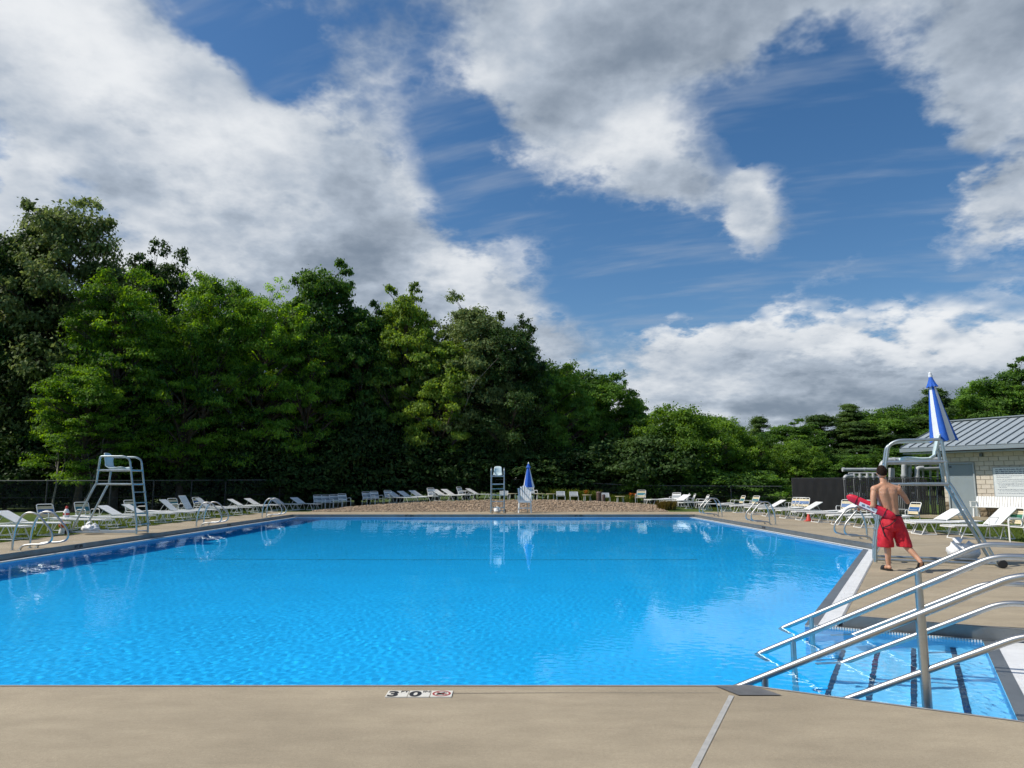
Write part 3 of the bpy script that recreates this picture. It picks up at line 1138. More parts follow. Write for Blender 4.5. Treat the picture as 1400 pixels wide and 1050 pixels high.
proto('oak', 16, 9.0, 1.8, 60, 'leaf_oak', 62, 0.225, seed=1, zs=0.85, rs=(0.10, 0.17), sub=13, spread=0.27)
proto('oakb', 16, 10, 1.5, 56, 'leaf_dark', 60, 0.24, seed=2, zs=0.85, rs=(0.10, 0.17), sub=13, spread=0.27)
proto('locust', 12, 8.6, 1.6, 60, 'leaf_locust', 60, 0.20, rs=(0.08, 0.15), zs=0.60, seed=3, asp=0.42, flat=0.8, sub=12, spread=0.29, droop=0.6, up=0.75)
proto('locustb', 11, 7.5, 0.9, 54, 'leaf_locust', 58, 0.19, rs=(0.08, 0.16), zs=0.55, seed=4, asp=0.42, flat=0.8, sub=12, spread=0.29, droop=0.6, up=0.75)
proto('maple', 14, 8.4, 1.0, 60, 'leaf_maple', 62, 0.22, seed=5, rs=(0.09, 0.16), sub=13, spread=0.27)
proto('mapleb', 13, 9.0, 0.7, 60, 'leaf_maple', 62, 0.23, seed=6, zs=0.8, rs=(0.09, 0.16), sub=13, spread=0.27)
proto('olive', 12, 7.0, 0.5, 60, 'leaf_olive', 50, 0.20, rs=(0.08, 0.15), seed=7, droop=1.2, sub=13, spread=0.28)
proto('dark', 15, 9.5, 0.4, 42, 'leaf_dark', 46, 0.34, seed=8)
proto('shrub', 4.0, 4.2, 0.15, 22, 'leaf_maple', 40, 0.19, r0=0.09, rs=(0.16, 0.24), seed=9)
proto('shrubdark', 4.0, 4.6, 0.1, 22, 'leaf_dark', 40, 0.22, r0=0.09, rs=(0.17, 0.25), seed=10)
proto('greenbush', 6.0, 6.5, 0.2, 54, 'leaf_bush', 56, 0.15, r0=0.14, rs=(0.10, 0.17), zs=0.8, seed=12, sub=14, spread=0.27)

def pine(key, H, Wd, seed, bare=0.35):
    rr = random.Random(seed)
    lo = []
    lv = 46
    for i in range(lv):
        t = (i / (lv - 1)) ** 0.9
        z = H * (bare + (0.95 - bare) * t)
        wr = Wd / 2 * (1 - t ** 2.2) ** 0.7 * rr.uniform(0.35, 1.0)
        a = i * 2.4 + rr.uniform(-.6, .6)
        r = Wd * rr.uniform(0.11, 0.19) * (1 - 0.3 * t)
        lo.append(((wr * math.cos(a), wr * math.sin(a), z + rr.uniform(-.4, .4)), (r, r, r * rr.uniform(0.5, 0.8)), 0.9))
    PRO[key] = (H, Wd, crown_mesh(key + '_crown', lo, M['leaf_pine'], 56, 0.34, asp=0.30, sub=15, spread=0.34, droop=0.1, up=0.4),
                limb_mesh(key + '_trunk', H, 0.24, lo, M['bark'], split=0.3, top=0.97))
pine('pine', 18, 8.0, 21, 0.25)
pine('pineb', 16, 9.0, 22, 0.05)

def tree(key, px, Y, ytop, wpx, label, name='broadleaf_tree', cat='tree', group='trees around the pool', rz=None, sink=0.0):
    H, Wd, cm, lm = PRO[key]
    x = GX(px, Y)
    gz = ground_z(x, Y) - 0.05 - sink
    zt = W(px, ytop, Y).z
    sz = (zt - gz) / (H * 1.02)
    sx = wpx * Y / 988.0 / (Wd * 1.08)
    t = thing(name, label, cat, (x, Y, gz), random.uniform(0, 6.28) if rz is None else rz, group)
    t.scale = (sx, sx, sz)
    inst('trunk', lm, t)
    inst('crown', cm, t)
    return t

TREES = [
    ('oak', 62, 45, 266, 215, 'tall grey-green oak rising highest at the left edge of the woods'),
    ('oakb', -25, 44, 300, 190, 'dark oak cut by the left edge of the picture'),
    ('oakb', 192, 52, 340, 165, 'dark rounded tree crown just right of the tallest left oak'),
    ('locust', 150, 42.5, 372, 190, 'bright yellow-green feathery tree in front of the tallest left oak'),
    ('locustb', 108, 40.5, 486, 150, 'low bright green sapling spreading above the left chain-link fence'),
    ('locust', 272, 45.5, 364, 165, 'feathery green tree with a peaked top, right of the rounded dark crown'),
    ('locustb', 345, 47, 384, 165, 'layered feathery green tree left of the broad maple'),
    ('locustb', 245, 44, 415, 150, 'bright layered tree low in front of the peaked feathery tree'),
    ('locustb', 415, 48.2, 440, 130, 'shaded feathery tree standing below the broad maple'),
    ('maple', 432, 51, 353, 160, 'broad dark green maple with the highest top left of centre'),
    ('maple', 490, 51, 410, 120, 'dark maple filling the dip right of the broad maple'),
    ('olive', 548, 52, 388, 130, 'olive green tree with a pointed top left of centre'),
    ('olive', 598, 50.5, 452, 130, 'olive tree with hanging leaf sprays left of the far lifeguard chair'),
    ('oak', 640, 52, 408, 150, 'dark oak with a knobbly top above the far lifeguard chair'),
    ('oakb', 695, 51, 434, 130, 'dark oak with open limbs above the closed far umbrella'),
    ('mapleb', 762, 53, 490, 120, 'green maple with sunlit left side, right of the far umbrella'),
    ('mapleb', 822, 56, 503, 130, 'dense rounded maple at the right end of the tall woods'),
    ('maple', 868, 58, 536, 70, 'narrow dark tree ending the tall woods on the right'),
    ('greenbush', 930, 52, 558, 150, 'light green leafy tree right of the tall dark woods'),
    ('greenbush', 990, 55, 574, 120, 'light green tree next to the leafy one behind the far right lounges'),
    ('mapleb', 960, 60, 562, 130, 'green tree showing behind the two light green trees'),
    ('pineb', 1043, 78, 564, 70, 'slim tree with a small round top above the far right lounges'),
    ('maple', 1085, 72, 575, 120, 'rounded green tree left of the pines'),
    ('greenbush', 1090, 54, 605, 95, 'bright green bushy tree at the left end of the black screen'),
    ('mapleb', 1030, 62, 590, 110, 'dark green tree between the light trees and the pines'),
    ('pineb', 1128, 86, 562, 120, 'dark pine with a rounded top, leftmost of the pines'),
    ('pine', 1168, 88, 550, 80, 'pine with a flat spreading top behind the black screen'),
    ('mapleb', 1206, 88, 558, 120, 'rounded dense tree above the grey pipes'),
    ('mapleb', 1246, 92, 552, 120, 'broad dark tree left of the striped umbrella'),
    ('pine', 1288, 92, 528, 100, 'tall dark pine directly behind the striped umbrella'),
    ('mapleb', 1328, 96, 536, 110, 'green tree above the left end of the metal roof'),
    ('mapleb', 1366, 100, 514, 120, 'green tree on the hill above the metal roof'),
    ('maple', 1412, 100, 492, 120, 'highest hill tree at the right edge of the picture'),
    ('mapleb', 1150, 70, 618, 100, 'dark green tree low behind the black screen'),
    ('mapleb', 1225, 74, 610, 110, 'dark green tree low behind the grey pipes'),
    ('pineb', 1180, 84, 572, 140, 'dense pine low between the flat-topped pine and the pipes'),
    ('pineb', 1265, 86, 566, 140, 'dense pine low left of the striped umbrella'),
    ('mapleb', 1300, 80, 580, 110, 'dark green tree low behind the roof edge'),
]
for t in TREES:
    tree(*t, name='pine_tree' if t[0].startswith('pine') else 'broadleaf_tree', group='trees beyond the fence')
# darker second row that closes the wood
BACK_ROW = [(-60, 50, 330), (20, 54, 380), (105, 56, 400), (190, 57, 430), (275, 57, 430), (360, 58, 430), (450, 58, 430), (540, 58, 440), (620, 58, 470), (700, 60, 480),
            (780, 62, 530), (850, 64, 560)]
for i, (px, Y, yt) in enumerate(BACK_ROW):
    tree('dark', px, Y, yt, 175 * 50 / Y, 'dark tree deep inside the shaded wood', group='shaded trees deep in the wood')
# shrubs in the shade behind the fence
for i, px in enumerate(range(-40, 900, 52)):
    Y = 41.5 + 5.5 * math.sin(PI * min(1, max(0, (px + 40) / 900))) + random.uniform(-.6, .8)
    if 300 < px <= 560: Y = 46.5 + (px - 300) * 0.014
    if px > 560: Y = 50.2 + random.uniform(0, 1)
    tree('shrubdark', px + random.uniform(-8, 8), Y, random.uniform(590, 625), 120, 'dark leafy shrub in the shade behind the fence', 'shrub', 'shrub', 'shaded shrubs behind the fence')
for px, Y, yt, wp, lab in ((505, 49.6, 560, 95, 'shaded green shrub hanging over the left group of chairs'),
                           (650, 50.2, 600, 70, 'dark green shrub left of the far lifeguard chair'),
                           (880, 50, 632, 80, 'green shrub at the foot of the light green trees'),
                           (960, 50, 640, 110, 'green shrub behind the far right ladder'),
                           (1030, 50, 645, 90, 'green shrub behind the chairs left of the black screen')):
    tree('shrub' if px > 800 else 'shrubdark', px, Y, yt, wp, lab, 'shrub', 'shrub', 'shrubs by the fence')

# pale bare sapling on the left
def bare_tree(px, Y, h, label, seed):
    rr = random.Random(seed)
    x = GX(px, Y)
    t = thing('bare_sapling', label, 'tree', (x, Y, ground_z(x, Y) - 0.05))
    mb = MB()
    def br(p, d, l, r, depth):
        pts = [p]
        for k in range(4):
            d = (d + Vector((rr.uniform(-.25, .25), rr.uniform(-.25, .25), rr.uniform(-.05, .2)))).normalized()
            pts.append(pts[-1] + d * l / 4)
        mb.tube(pts, [r, r * .85, r * .7, r * .55, r * .4], 5)
        if depth:
            for k in (2, 3, 4):
                nd = (d + Vector((rr.uniform(-1, 1), rr.uniform(-1, 1), rr.uniform(0, .6)))).normalized()
                br(pts[k], nd, l * .6, r * .45, depth - 1)
    br(Vector((0, 0, 0)), Vector((0.15, 0, 1)), h, 0.07, 2)
    mb.build('trunk', M['palebark'], t)
bare_tree(72, 39.2, 3.0, 'bare pale sapling behind the left chain-link fence', 3)
bare_tree(112, 39.8, 2.6, 'leaning bare sapling beside the left lifeguard chair', 5)
bare_tree(592, 52.5, 6.3, 'thin bare dead tree poking out above the olive tree', 9)

# ------------------------------------------------------------------ fences
def chain_mesh(name, Lg, h, step=0.075):
    mb = MB()
    w = 0.0035
    n_ = int((Lg + h) / step)
    for s in (1, -1):
        for i in range(n_):
            x0 = i * step - h if s > 0 else i * step
            x1 = x0 + s * h
            z0, z1 = 0.0, h
            def clip(x0, z0, x1, z1):
                if x0 > x1: x0, z0, x1, z1 = x1, z1, x0, z0
                if x1 <= 0 or x0 >= Lg: return None
                if x0 < 0: z0 = z0 + (z1 - z0) * (0 - x0) / (x1 - x0); x0 = 0
                if x1 > Lg: z1 = z0 + (z1 - z0) * (Lg - x0) / (x1 - x0); x1 = Lg
                return x0, z0, x1, z1
            q = clip(x0, z0, x1, z1)
            if not q: continue
            a, b, c, d = q
            mb.add([(a, 0, b - w), (a, 0, b + w), (c, 0, d + w), (c, 0, d - w)], [(0, 1, 2, 3)])
    return mb.mesh(name, M['wire'], smooth=False)

def fence(pts, tops, label, mid=True, chain=True, postmat='post', railmat='rail', step=0.075):
    a0 = Vector((*pts[0], ground_z(*pts[0])))
    t = thing('chain_link_fence', label, 'fence', a0)
    for i in range(len(pts) - 1):
        a, b = Vector(pts[i]), Vector(pts[i + 1])
        Lg = (b - a).length
        k = max(1, round(Lg / 3.0))
        for j in range(k):
            p, q = a.lerp(b, j / k), a.lerp(b, (j + 1) / k)
            hp = tops[i] + (tops[i + 1] - tops[i]) * j / k
            hq = tops[i] + (tops[i + 1] - tops[i]) * (j + 1) / k
            gp = ground_z(p.x, p.y)
            P3d = Vector((p.x, p.y, gp - 0.05)) - a0
            top = Vector((p.x, p.y, hp)) - a0
            MB().tube([P3d, top], 0.035, 8).build('post', M[postmat], t)
            topq = Vector((q.x, q.y, hq)) - a0
            MB().tube([top, topq], 0.022, 6).build('top_rail', M[railmat], t)
            if mid:
                MB().tube([top.lerp(P3d, 0.5), topq.lerp(Vector((q.x, q.y, gp)) - a0, 0.5)], 0.016, 6).build('middle_rail', M['wire'], t)
            if chain:
                m = chain_mesh('chain_link', (q - p).length, hp - gp - 0.03, step)
                inst('chain_link', m, t, P3d + Vector((0, 0, 0.06)), (0, 0, math.atan2((q - p).y, (q - p).x)))
    return t
fence([(-36, 35.5), (-20.6, 37.0), (-17.5, 44.0)], [1.66, 1.68, 1.75], 'black chain-link fence behind the left row of lounges')
fence([(-17.5, 44.0), (-9.0, 48.6), (1.5, 49.2)], [1.75, 1.80, 1.82], 'dark chain-link fence in the shade along the far woods', step=0.12)
fence([(1.5, 49.2), (8.1, 48.6), (17.6, 47.0)], [1.82, 1.42, 1.36], 'low chain-link fence with grey top rail right of the far umbrella', step=0.12)

def screen_fence():
    a, b = Vector((14.55, 37.4)), Vector((20.5, 33.6))
    d = (b - a).normalized()
    t = thing('screen_fence', 'black privacy screen fence left of the block building', 'fence', (a.x, a.y, 0), math.atan2(d.y, d.x))
    Lg = (b - a).length
    H = 1.80
    k = 4
    for j in range(k + 1):
        MB().tube([(Lg * j / k, 0.05, -0.05), (Lg * j / k, 0.05, H + 0.02)], 0.035, 8).build('post', M['post'], t)
    MB().tube([(0, 0.05, H), (Lg, 0.05, H)], 0.025, 6).build('top_rail', M['post'], t)
    # fabric panel, sagging a little between its ties, then woven slats
    fb = MB()
    nx_, nz_ = 26, 8
    Lf = Lg * 0.34
    vs = [(Lf * i / nx_, 0.012 * math.sin(i * 1.3) * math.sin(j * 0.8) - 0.01, 0.04 + (H - 0.05) * j / nz_ - (0.02 * abs(math.sin(PI * i / 6)) if j == nz_ else 0)) for j in range(nz_ + 1) for i in range(nx_ + 1)]
    fb.add(vs, [(j * (nx_ + 1) + i, j * (nx_ + 1) + i + 1, (j + 1) * (nx_ + 1) + i + 1, (j + 1) * (nx_ + 1) + i) for j in range(nz_) for i in range(nx_)])
    fb.build('screen_fabric', M['blackfab'], t)
    sl_ = MB()
    x = Lf + 0.03
    while x < Lg:
        if random.random() > 0.07:
            sl_.box((x, -0.005 + random.uniform(-.008, .008), H / 2 + random.uniform(-.02, .02)), (0.062, 0.006, H - 0.1))
        x += 0.074
    tag(sl_.build('screen_slats', M['blackfab'], t, smooth=False), kind='stuff')
screen_fence()

# ------------------------------------------------------------------ grey pipework behind the screen
def elbow_path(pts, r=0.35):
    return fillet(pts, r, 6)
def pipework():
    base = Vector((0, 37.2, 0))
    def q(px, py, Y=38.2):
        return W(px, py, Y)
    o0 = Vector((GX(1220, 38.2), 38.2, 0))
    t = thing('pipework', 'grey filter pipes with elbows and valves standing behind the black screen', 'pipes', o0)
    def pipe(pts, r, name='pipe', rad=0.3):
        mb = MB()
        mb.tube([p - o0 for p in fillet(pts, rad, 6)], r, 12)
        return mb.build(name, M['pipe'], t)
    def collar(p, d, r, ln=0.10):
        d = Vector(d).normalized()
        MB().tube([p - o0 - d * ln / 2, p - o0 + d * ln / 2], r, 12).build('collar', M['pipe'], t)
    z = lambda py, Y=38.2: W(1200, py, Y).z
    pipe([q(1153, 642), q(1203, 642)], 0.085)
    collar(q(1153, 642), (1, 0, 0), 0.11)
    collar(q(1182, 642), (1, 0, 0), 0.10)
    pipe([q(1166, 650.5), q(1154.5, 650.5), Vector((q(1154.5, 650).x, 38.2, 0.0))], 0.10, rad=0.25)
    pipe([q(1205, 682), q(1205.5, 630), q(1290, 629)], 0.16, rad=0.45)
    collar(q(1222, 629.8), (1, 0, 0), 0.185)
    pipe([q(1219, 640, 38.5), q(1219, 690, 38.5)], 0.15)
    for px, py, r in ((1236, 634, 0.13), (1254, 640, 0.12)):
        pipe([q(px, 690, 37.8), q(px, py, 37.8), q(px + 8, py, 37.8)], r, rad=0.3)
    pipe([q(1243, 631, 37.9), q(1243, 690, 37.9)], 0.12)
    collar(q(1243, 646, 37.9), (0, 0, 1), 0.15)
    collar(q(1236, 650, 37.8), (0, 0, 1), 0.16)
    collar(q(1254, 652, 37.8), (0, 0, 1), 0.15)
    pipe([q(1248, 634, 38.0), q(1286, 634, 38.0)], 0.07)
    pipe([q(1260, 641, 38.0), q(1287, 640, 38.0)], 0.09)
    for px in (1252, 1262, 1272, 1282):
        pipe([q(px, 632, 38.1), q(px, 690, 38.1)], 0.05)
    pipe([q(1160, 652, 38.6), q(1205, 652, 38.6)], 0.06)
    pipe([q(1160, 647, 38.6), q(1205, 647, 38.6)], 0.045)
    for px in (1168, 1176, 1186, 1194):
        pipe([q(px, 647, 38.5), q(px, 690, 38.5)], 0.075 if px != 1168 else 0.05)
        collar(q(px, 652, 38.5), (0, 0, 1), 0.11)
    # filter tanks: low drums the pipes rise from
    for px in (1172, 1246):
        c = q(px, 680, 38.9) - o0
        MB().lathe([(0.50, -c.z * 0), (0.55, 0.1), (0.55, 0.85), (0.45, 1.0), (0.2, 1.06)], 20, (c.x, c.y + 0.2, 0)).build('filter_tank', M['pipe'], t)
pipework()

# ------------------------------------------------------------------ block building with a metal roof
def building():
    Pc = Vector((19.8, 33.0, 0.0))
    t = thing('block_building', 'tan block pump house with a grey standing-seam metal roof and grey door', 'building', Pc, R(-60))
    z0 = 0.10
    LX, LY = 9.0, 6.6
    wall = MB().box((LX / 2, LY / 2 + 0.02, 1.5 + z0 / 2), (LX - 0.04, LY, 3.0 + z0)).build('wall', M['mortar'], t, smooth=False)
    MB().box((LX / 2 - 0.2, -0.6, 0.045), (LX + 1.2, 1.2, 0.11)).build('door_pad', M['deck'], t, smooth=False)
    # blocks: rows of 0.2 m, each block an object
    bw, bh = 0.40, 0.20
    def bmesh_block(w, mat, rough, seed):
        rr = random.Random(seed)
        mb = MB()
        if rough:
            nx_, nz_ = 5, 3
            vs = []
            for j in range(nz_ + 1):
                for i in range(nx_ + 1):
                    e = i in (0, nx_) or j in (0, nz_)
                    vs.append((-w / 2 + w * i / nx_, 0.005 if e else -0.012 - rr.random() * 0.022, -bh / 2 + 0.006 + (bh - 0.012) * j / nz_))
            fs = [(j * (nx_ + 1) + i, j * (nx_ + 1) + i + 1, (j + 1) * (nx_ + 1) + i + 1, (j + 1) * (nx_ + 1) + i) for j in range(nz_) for i in range(nx_)]
            mb.add(vs, fs)
        else:
            a, b = w / 2 - 0.005, bh / 2 - 0.005
            k = 0.006
            mb.add([(-a, 0.025, -b), (a, 0.025, -b), (a, 0.025, b), (-a, 0.025, b), (-a + k, 0.0, -b + k), (a - k, 0.0, -b + k), (a - k, 0.0, b - k), (-a + k, 0.0, b - k)],
                   [(4, 5, 6, 7), (0, 1, 5, 4), (1, 2, 6, 5), (2, 3, 7, 6), (3, 0, 4, 7)])
        return mb.mesh('block', mat, smooth=False)
    full = bmesh_block(bw, M['block'], False, 1); half = bmesh_block(bw / 2, M['block'], False, 2)
    rf = [bmesh_block(bw, M['split'], True, s) for s in range(3)]; rh = [bmesh_block(bw / 2, M['split'], True, s + 5) for s in range(3)]
    d0, d1, dtop = 0.20, 1.40, z0 + 2.36
    for r_ in range(14):
        z = z0 + bh * (r_ + 0.5)
        x = -0.2 if r_ % 2 else 0.0
        while x < 6.0:
            xa, xb = max(0.0, x), x + bw
            for (ya, yb) in ((xa, min(xb, d0)), (max(xa, d1), xb)) if z - bh / 2 < dtop - 0.02 else ((xa, xb),):
                if yb - ya < 0.05: continue
                wdt = yb - ya
                src = (rf if wdt > 0.3 else rh)[random.randrange(3)] if r_ < 3 else (full if wdt > 0.3 else half)
                o = inst('block', src, wall, ((ya + yb) / 2, -0.025, z))
                ref = bw if wdt > 0.3 else bw / 2
                o.scale = (wdt / ref, 1, 1)
            x += bw
    # door
    dr = thing('x', None, None)
    bpy.data.objects.remove(dr)
    fr = MB()
    fr.box((d0 + 0.03, -0.02, z0 + 1.15), (0.06, 0.14, 2.30)); fr.box((d1 - 0.03, -0.02, z0 + 1.15), (0.06, 0.14, 2.30)); fr.box(((d0 + d1) / 2, -0.02, z0 + 2.33), (d1 - d0, 0.14, 0.06))
    fr.build('door_frame', M['doorframe'], t, smooth=False)
    door = MB().box(((d0 + d1) / 2, 0.0, z0 + 1.15), (d1 - d0 - 0.13, 0.05, 2.28)).build('door', M['door'], t, smooth=False)
    hd = MB(); hd.lathe([(0.035, 0), (0.035, 0.012), (0.012, 0.014), (0.012, 0.05), (0.03, 0.055), (0.032, 0.075), (0.015, 0.085)], 12)
    h = hd.build('handle', M['steel'], door); h.location = (d0 + 0.17, -0.025, z0 + 1.02); h.rotation_euler = (PI / 2, 0, 0)
    for zz in (0.35, 1.15, 1.95):
        MB().box((d1 - 0.07, -0.035, z0 + zz), (0.03, 0.03, 0.11)).build('hinge', M['seam'], door, smooth=False)
    MB().box((d0 + 0.16, -0.028, z0 + 2.18), (0.10, 0.006, 0.07)).build('door_plate', M['ink'], door, smooth=False)
    # wall lamp under the eave
    MB().box((1.75, -0.10, 2.78), (0.10, 0.12, 0.14)).build('eave_bracket', M['seam'], t, smooth=False)
    # roof
    e0, e1 = -1.45, LX + 0.6
    ye, yr = -0.75, 3.35
    ze, zr = 3.22, 4.62
    roof = MB()
    roof.add([(e0, ye, ze - 0.06), (e1, ye, ze - 0.06), (e1, yr, zr - 0.06), (e0, yr, zr - 0.06), (e0, 2 * yr - ye, ze - 0.06), (e1, 2 * yr - ye, ze - 0.06)],
             [(0, 1, 2, 3), (3, 2, 5, 4), (0, 3, 4), (1, 5, 2), (0, 4, 5, 1)])
    ro = roof.build('roof', M['rooftrim'], t, smooth=False)
    pw = 0.42
    sl2 = math.hypot(yr - ye, zr - ze); an = math.atan2(zr - ze, yr - ye)
    pm = MB()
    pm.box((pw / 2, sl2 / 2, -0.012), (pw - 0.004, sl2, 0.024))
    pmesh = pm.mesh('roof_panel', M['roof'], False)
    smesh = MB().box((0, sl2 / 2, 0.022), (0.024, sl2 + 0.02, 0.050)).mesh('roof_seam', M['seam'], False)
    k = int((e1 - e0) / pw)
    for i in range(k):
        inst('roof_panel', pmesh, ro, (e0 + i * pw, ye - 0.02, ze - 0.02), (an, 0, 0))
    for i in range(k + 1):
        inst('roof_seam', smesh, ro, (e0 + i * pw, ye - 0.02, ze - 0.02), (an, 0, 0))
    MB().box(((e0 + e1) / 2, ye - 0.075, ze - 0.15), (e1 - e0, 0.11, 0.17)).build('gutter', M['rooftrim'], ro, smooth=False)
    MB().box(((e0 + e1) / 2, ye + 0.40, ze - 0.30), (e1 - e0 - 0.1, 0.72, 0.05)).build('soffit', M['doorframe'], ro, smooth=False)
    MB().box(((e0 + e1) / 2, yr, zr + 0.03), (e1 - e0 + 0.04, 0.30, 0.05)).build('ridge_cap', M['rooftrim'], ro, smooth=False)
    return t
bld = building()
BM = Matrix.Translation((19.8, 33.0, 0)) @ Matrix.Rotation(R(-60), 4, 'Z')

# sign on the wall: rows of small print too far away to read
def rules_sign():
    p = BM @ Vector((2.14, -0.05, 0.98))
    t = thing('rules_sign', 'white pool rules board with lines of small print on the block wall', 'sign', p, R(-60))
    Wd, H = 2.5, 1.24
    MB().box((Wd / 2, 0, H / 2), (Wd, 0.03, H)).build('sign_board', M['sign'], t, smooth=False)
    fr = MB()
    for c, s in (((Wd / 2, -0.004, 0.01), (Wd, 0.036, 0.02)), ((Wd / 2, -0.004, H - 0.01), (Wd, 0.036, 0.02)), ((0.01, -0.004, H / 2), (0.02, 0.036, H)), ((Wd - 0.01, -0.004, H / 2), (0.02, 0.036, H))):
        fr.box(c, s)
    fr.build('sign_frame', M['doorframe'], t, smooth=False)
    rr = random.Random(4)
    def line(z, h, x0, x1, mat, name, dens):
        mb = MB()
        x = x0
        while x < x1:
            wl = rr.uniform(0.5, 2.6) * h
            c = 0
            while c < wl and x + c < x1:
                sw_ = h * rr.uniform(0.10, 0.22)
                hh_ = h * rr.uniform(0.6, 1.0)
                mb.box((x + c, -0.0165, z + hh_ / 2), (sw_, 0.002, hh_))
                if rr.random() < 0.6:
                    mb.box((x + c + h * 0.12, -0.0165, z + rr.choice((0.08, 0.5, 0.9)) * h), (h * 0.28, 0.002, h * 0.14))
                c += h * dens
            x += wl + h * 0.45
        tag(mb.build(name, mat, t, smooth=False), kind='stuff')
    for z in (1.12, 1.03, 0.945):
        line(z, 0.062, 0.12, 2.35, M['ink'], 'heading_print', 0.30)
    for z, x0, x1 in ((0.86, 0.14, 1.95), (0.79, 0.14, 0.72), (0.70, 0.14, 2.3), (0.63, 0.14, 2.2), (0.55, 0.14, 2.3), (0.49, 0.2, 2.3), (0.43, 0.2, 2.25), (0.37, 0.2, 0.5), (0.28, 0.14, 2.0), (0.22, 0.2, 1.75), (0.12, 0.14, 1.9)):
        line(z, 0.040, x0, x1, M['printgrey'], 'rule_print', 0.42)
rules_sign()

def bench():
    p = BM @ Vector((1.55, -0.95, 0.10))
    t = thing('slatted_bench', 'long white slatted bench below the rules board', 'bench', p, R(-60))
    Lg = 3.0
    for i in range(int(Lg / 0.105)):
        x = 0.06 + i * 0.105
        MB().beam((x, 0.42, 0.42), (x, 0.56, 0.88), 0.085, 0.02, (0, 1, 0)).build('back_slat', M['white'], t, smooth=False)
    for j in range(5):
        MB().box((Lg / 2, 0.03 + j * 0.095, 0.435), (Lg, 0.085, 0.025)).build('seat_slat', M['white'], t, smooth=False)
    for x in (0.12, Lg / 2, Lg - 0.12):
        MB().beam((x, 0.05, 0.42), (x, 0.0, 0.0), 0.06, 0.06).build('leg', M['white'], t, smooth=False)
        MB().beam((x, 0.40, 0.42), (x, 0.48, 0.0), 0.06, 0.06).build('leg', M['white'], t, smooth=False)
    for x in (0.03, Lg - 0.03):
        MB().box((x, 0.22, 0.66), (0.07, 0.5, 0.03)).build('armrest', M['white'], t, smooth=False)
        MB().box((x, 0.0, 0.55), (0.05, 0.05, 0.22)).build('arm_post', M['white'], t, smooth=False)
    MB().box((Lg / 2, 0.585, 0.82), (Lg, 0.03, 0.05)).build('back_rail', M['white'], t, smooth=False)
bench()

# ------------------------------------------------------------------ stair rails
def stair_rails():
    r = 0.027
    labs = ['steel stair handrail farthest from the near deck', 'middle steel stair handrail rising out of the water', 'near steel stair handrail along the near deck edge']
    for sv, lab in zip((-0.08, -1.62, -3.36), labs):
        sv2 = {-0.08: -0.28, -1.62: -1.72, -3.36: -3.24}[sv]
        o = UV(sv2, 0.0)
        t = thing('stair_handrail', lab, 'handrail', (o.x, o.y, 0), math.atan2(V.y, V.x), 'handrails on the pool stairs')
        # local x runs up the stairs: top rail, middle rail and posts
        x0, x1, x2 = -0.62, 1.40, 3.0
        zt = 0.88
        slope = (zt - (ZW)) / (x1 - x0)
        lowx = x0 - 0.06
        top = [(lowx + 0.14, 0, ZW - 0.20), (lowx, 0, ZW - 0.04), (x1, 0, zt), (x2, 0, zt), (x2, 0, -0.02)]
        MB().tube(fillet(top, [0.10, 0.12, 0.12], 8), r, 14).build('top_rail', M['steel'], t)
        zm = zt - 0.39
        xm = x0 + 0.39 / slope
        mid = [(xm - 0.25, 0, ZW - 0.25 * slope), (x1 + 0.02, 0, zm), (x2, 0, zm)]
        MB().tube(fillet(mid, 0.12, 8), r * 0.9, 12).build('middle_rail', M['steel'], t)
        def zr(x): return ZW + slope * (x - x0)
        MB().tube([(0.80, 0, -0.48), (0.80, 0, zr(0.80))], r * 1.25, 12).build('post', M['steel'], t)
        MB().tube([(-0.30, 0, -1.05), (-0.30, 0, zr(-0.30))], r, 12).build('post', M['steel'], t)
        MB().lathe([(0.055, 0), (0.055, 0.008), (0.03, 0.02)], 16, (x2, 0, 0)).build('base_flange', M['steel'], t)
        for ch in t.children:
            ch.cycles.is_caustics_receiver = True
stair_rails()

# ------------------------------------------------------------------ pool ladders
def ladder_proto():
    t = thing('pool_ladder', 'x', 'pool ladder')
    # x points at the pool
    prof = [(0.0, 0, -0.02), (0.0, 0, 0.30), (0.06, 0, 0.62), (0.22, 0, 0.86), (0.50, 0, 0.84), (0.88, 0, 0.42), (0.90, 0, 0.20), (0.70, 0, 0.13), (0.40, 0, 0.13), (0.22, 0, 0.10), (0.16, 0, -0.02)]
    me = MB().tube(fillet(prof, 0.16, 5), 0.024, 10).mesh('grab_rail', M['steel'])
    fl = MB().lathe([(0.05, 0), (0.05, 0.01), (0.03, 0.018)], 14).mesh('flange', M['steel'])
    for y in (-0.30, 0.30):
        go_ = inst('grab_rail', me, t, (0, y, 0))
        for x in (0, 0.16):
            inst('flange', fl, go_, (x, 0, 0))
    return t
lad = ladder_proto()
LADS = [(XL - 0.45, 17.0, 0, 'steel pool ladder nearest on the left side, at the picture edge'), (XL - 0.35, 26.4, 0, 'steel pool ladder in the middle of the left side'),
        (XL - 0.35, 33.2, 0, 'steel pool ladder at the far end of the left side'), (XR + 0.62, 19.7, PI, 'steel pool ladder beside the walking person'),
        (XR + 0.62, 27.2, PI, 'steel pool ladder in the middle of the right side'), (XR + 0.62, 34.0, PI, 'steel pool ladder at the far end of the right side')]
for i, (x, y, a, lb) in enumerate(LADS):
    o = lad if i == 0 else copy_tree(lad)
    o.location = (x, y, 0); o.rotation_euler = (0, 0, a)
    tag(o, lb, 'pool ladder', 'ladders along the pool sides')

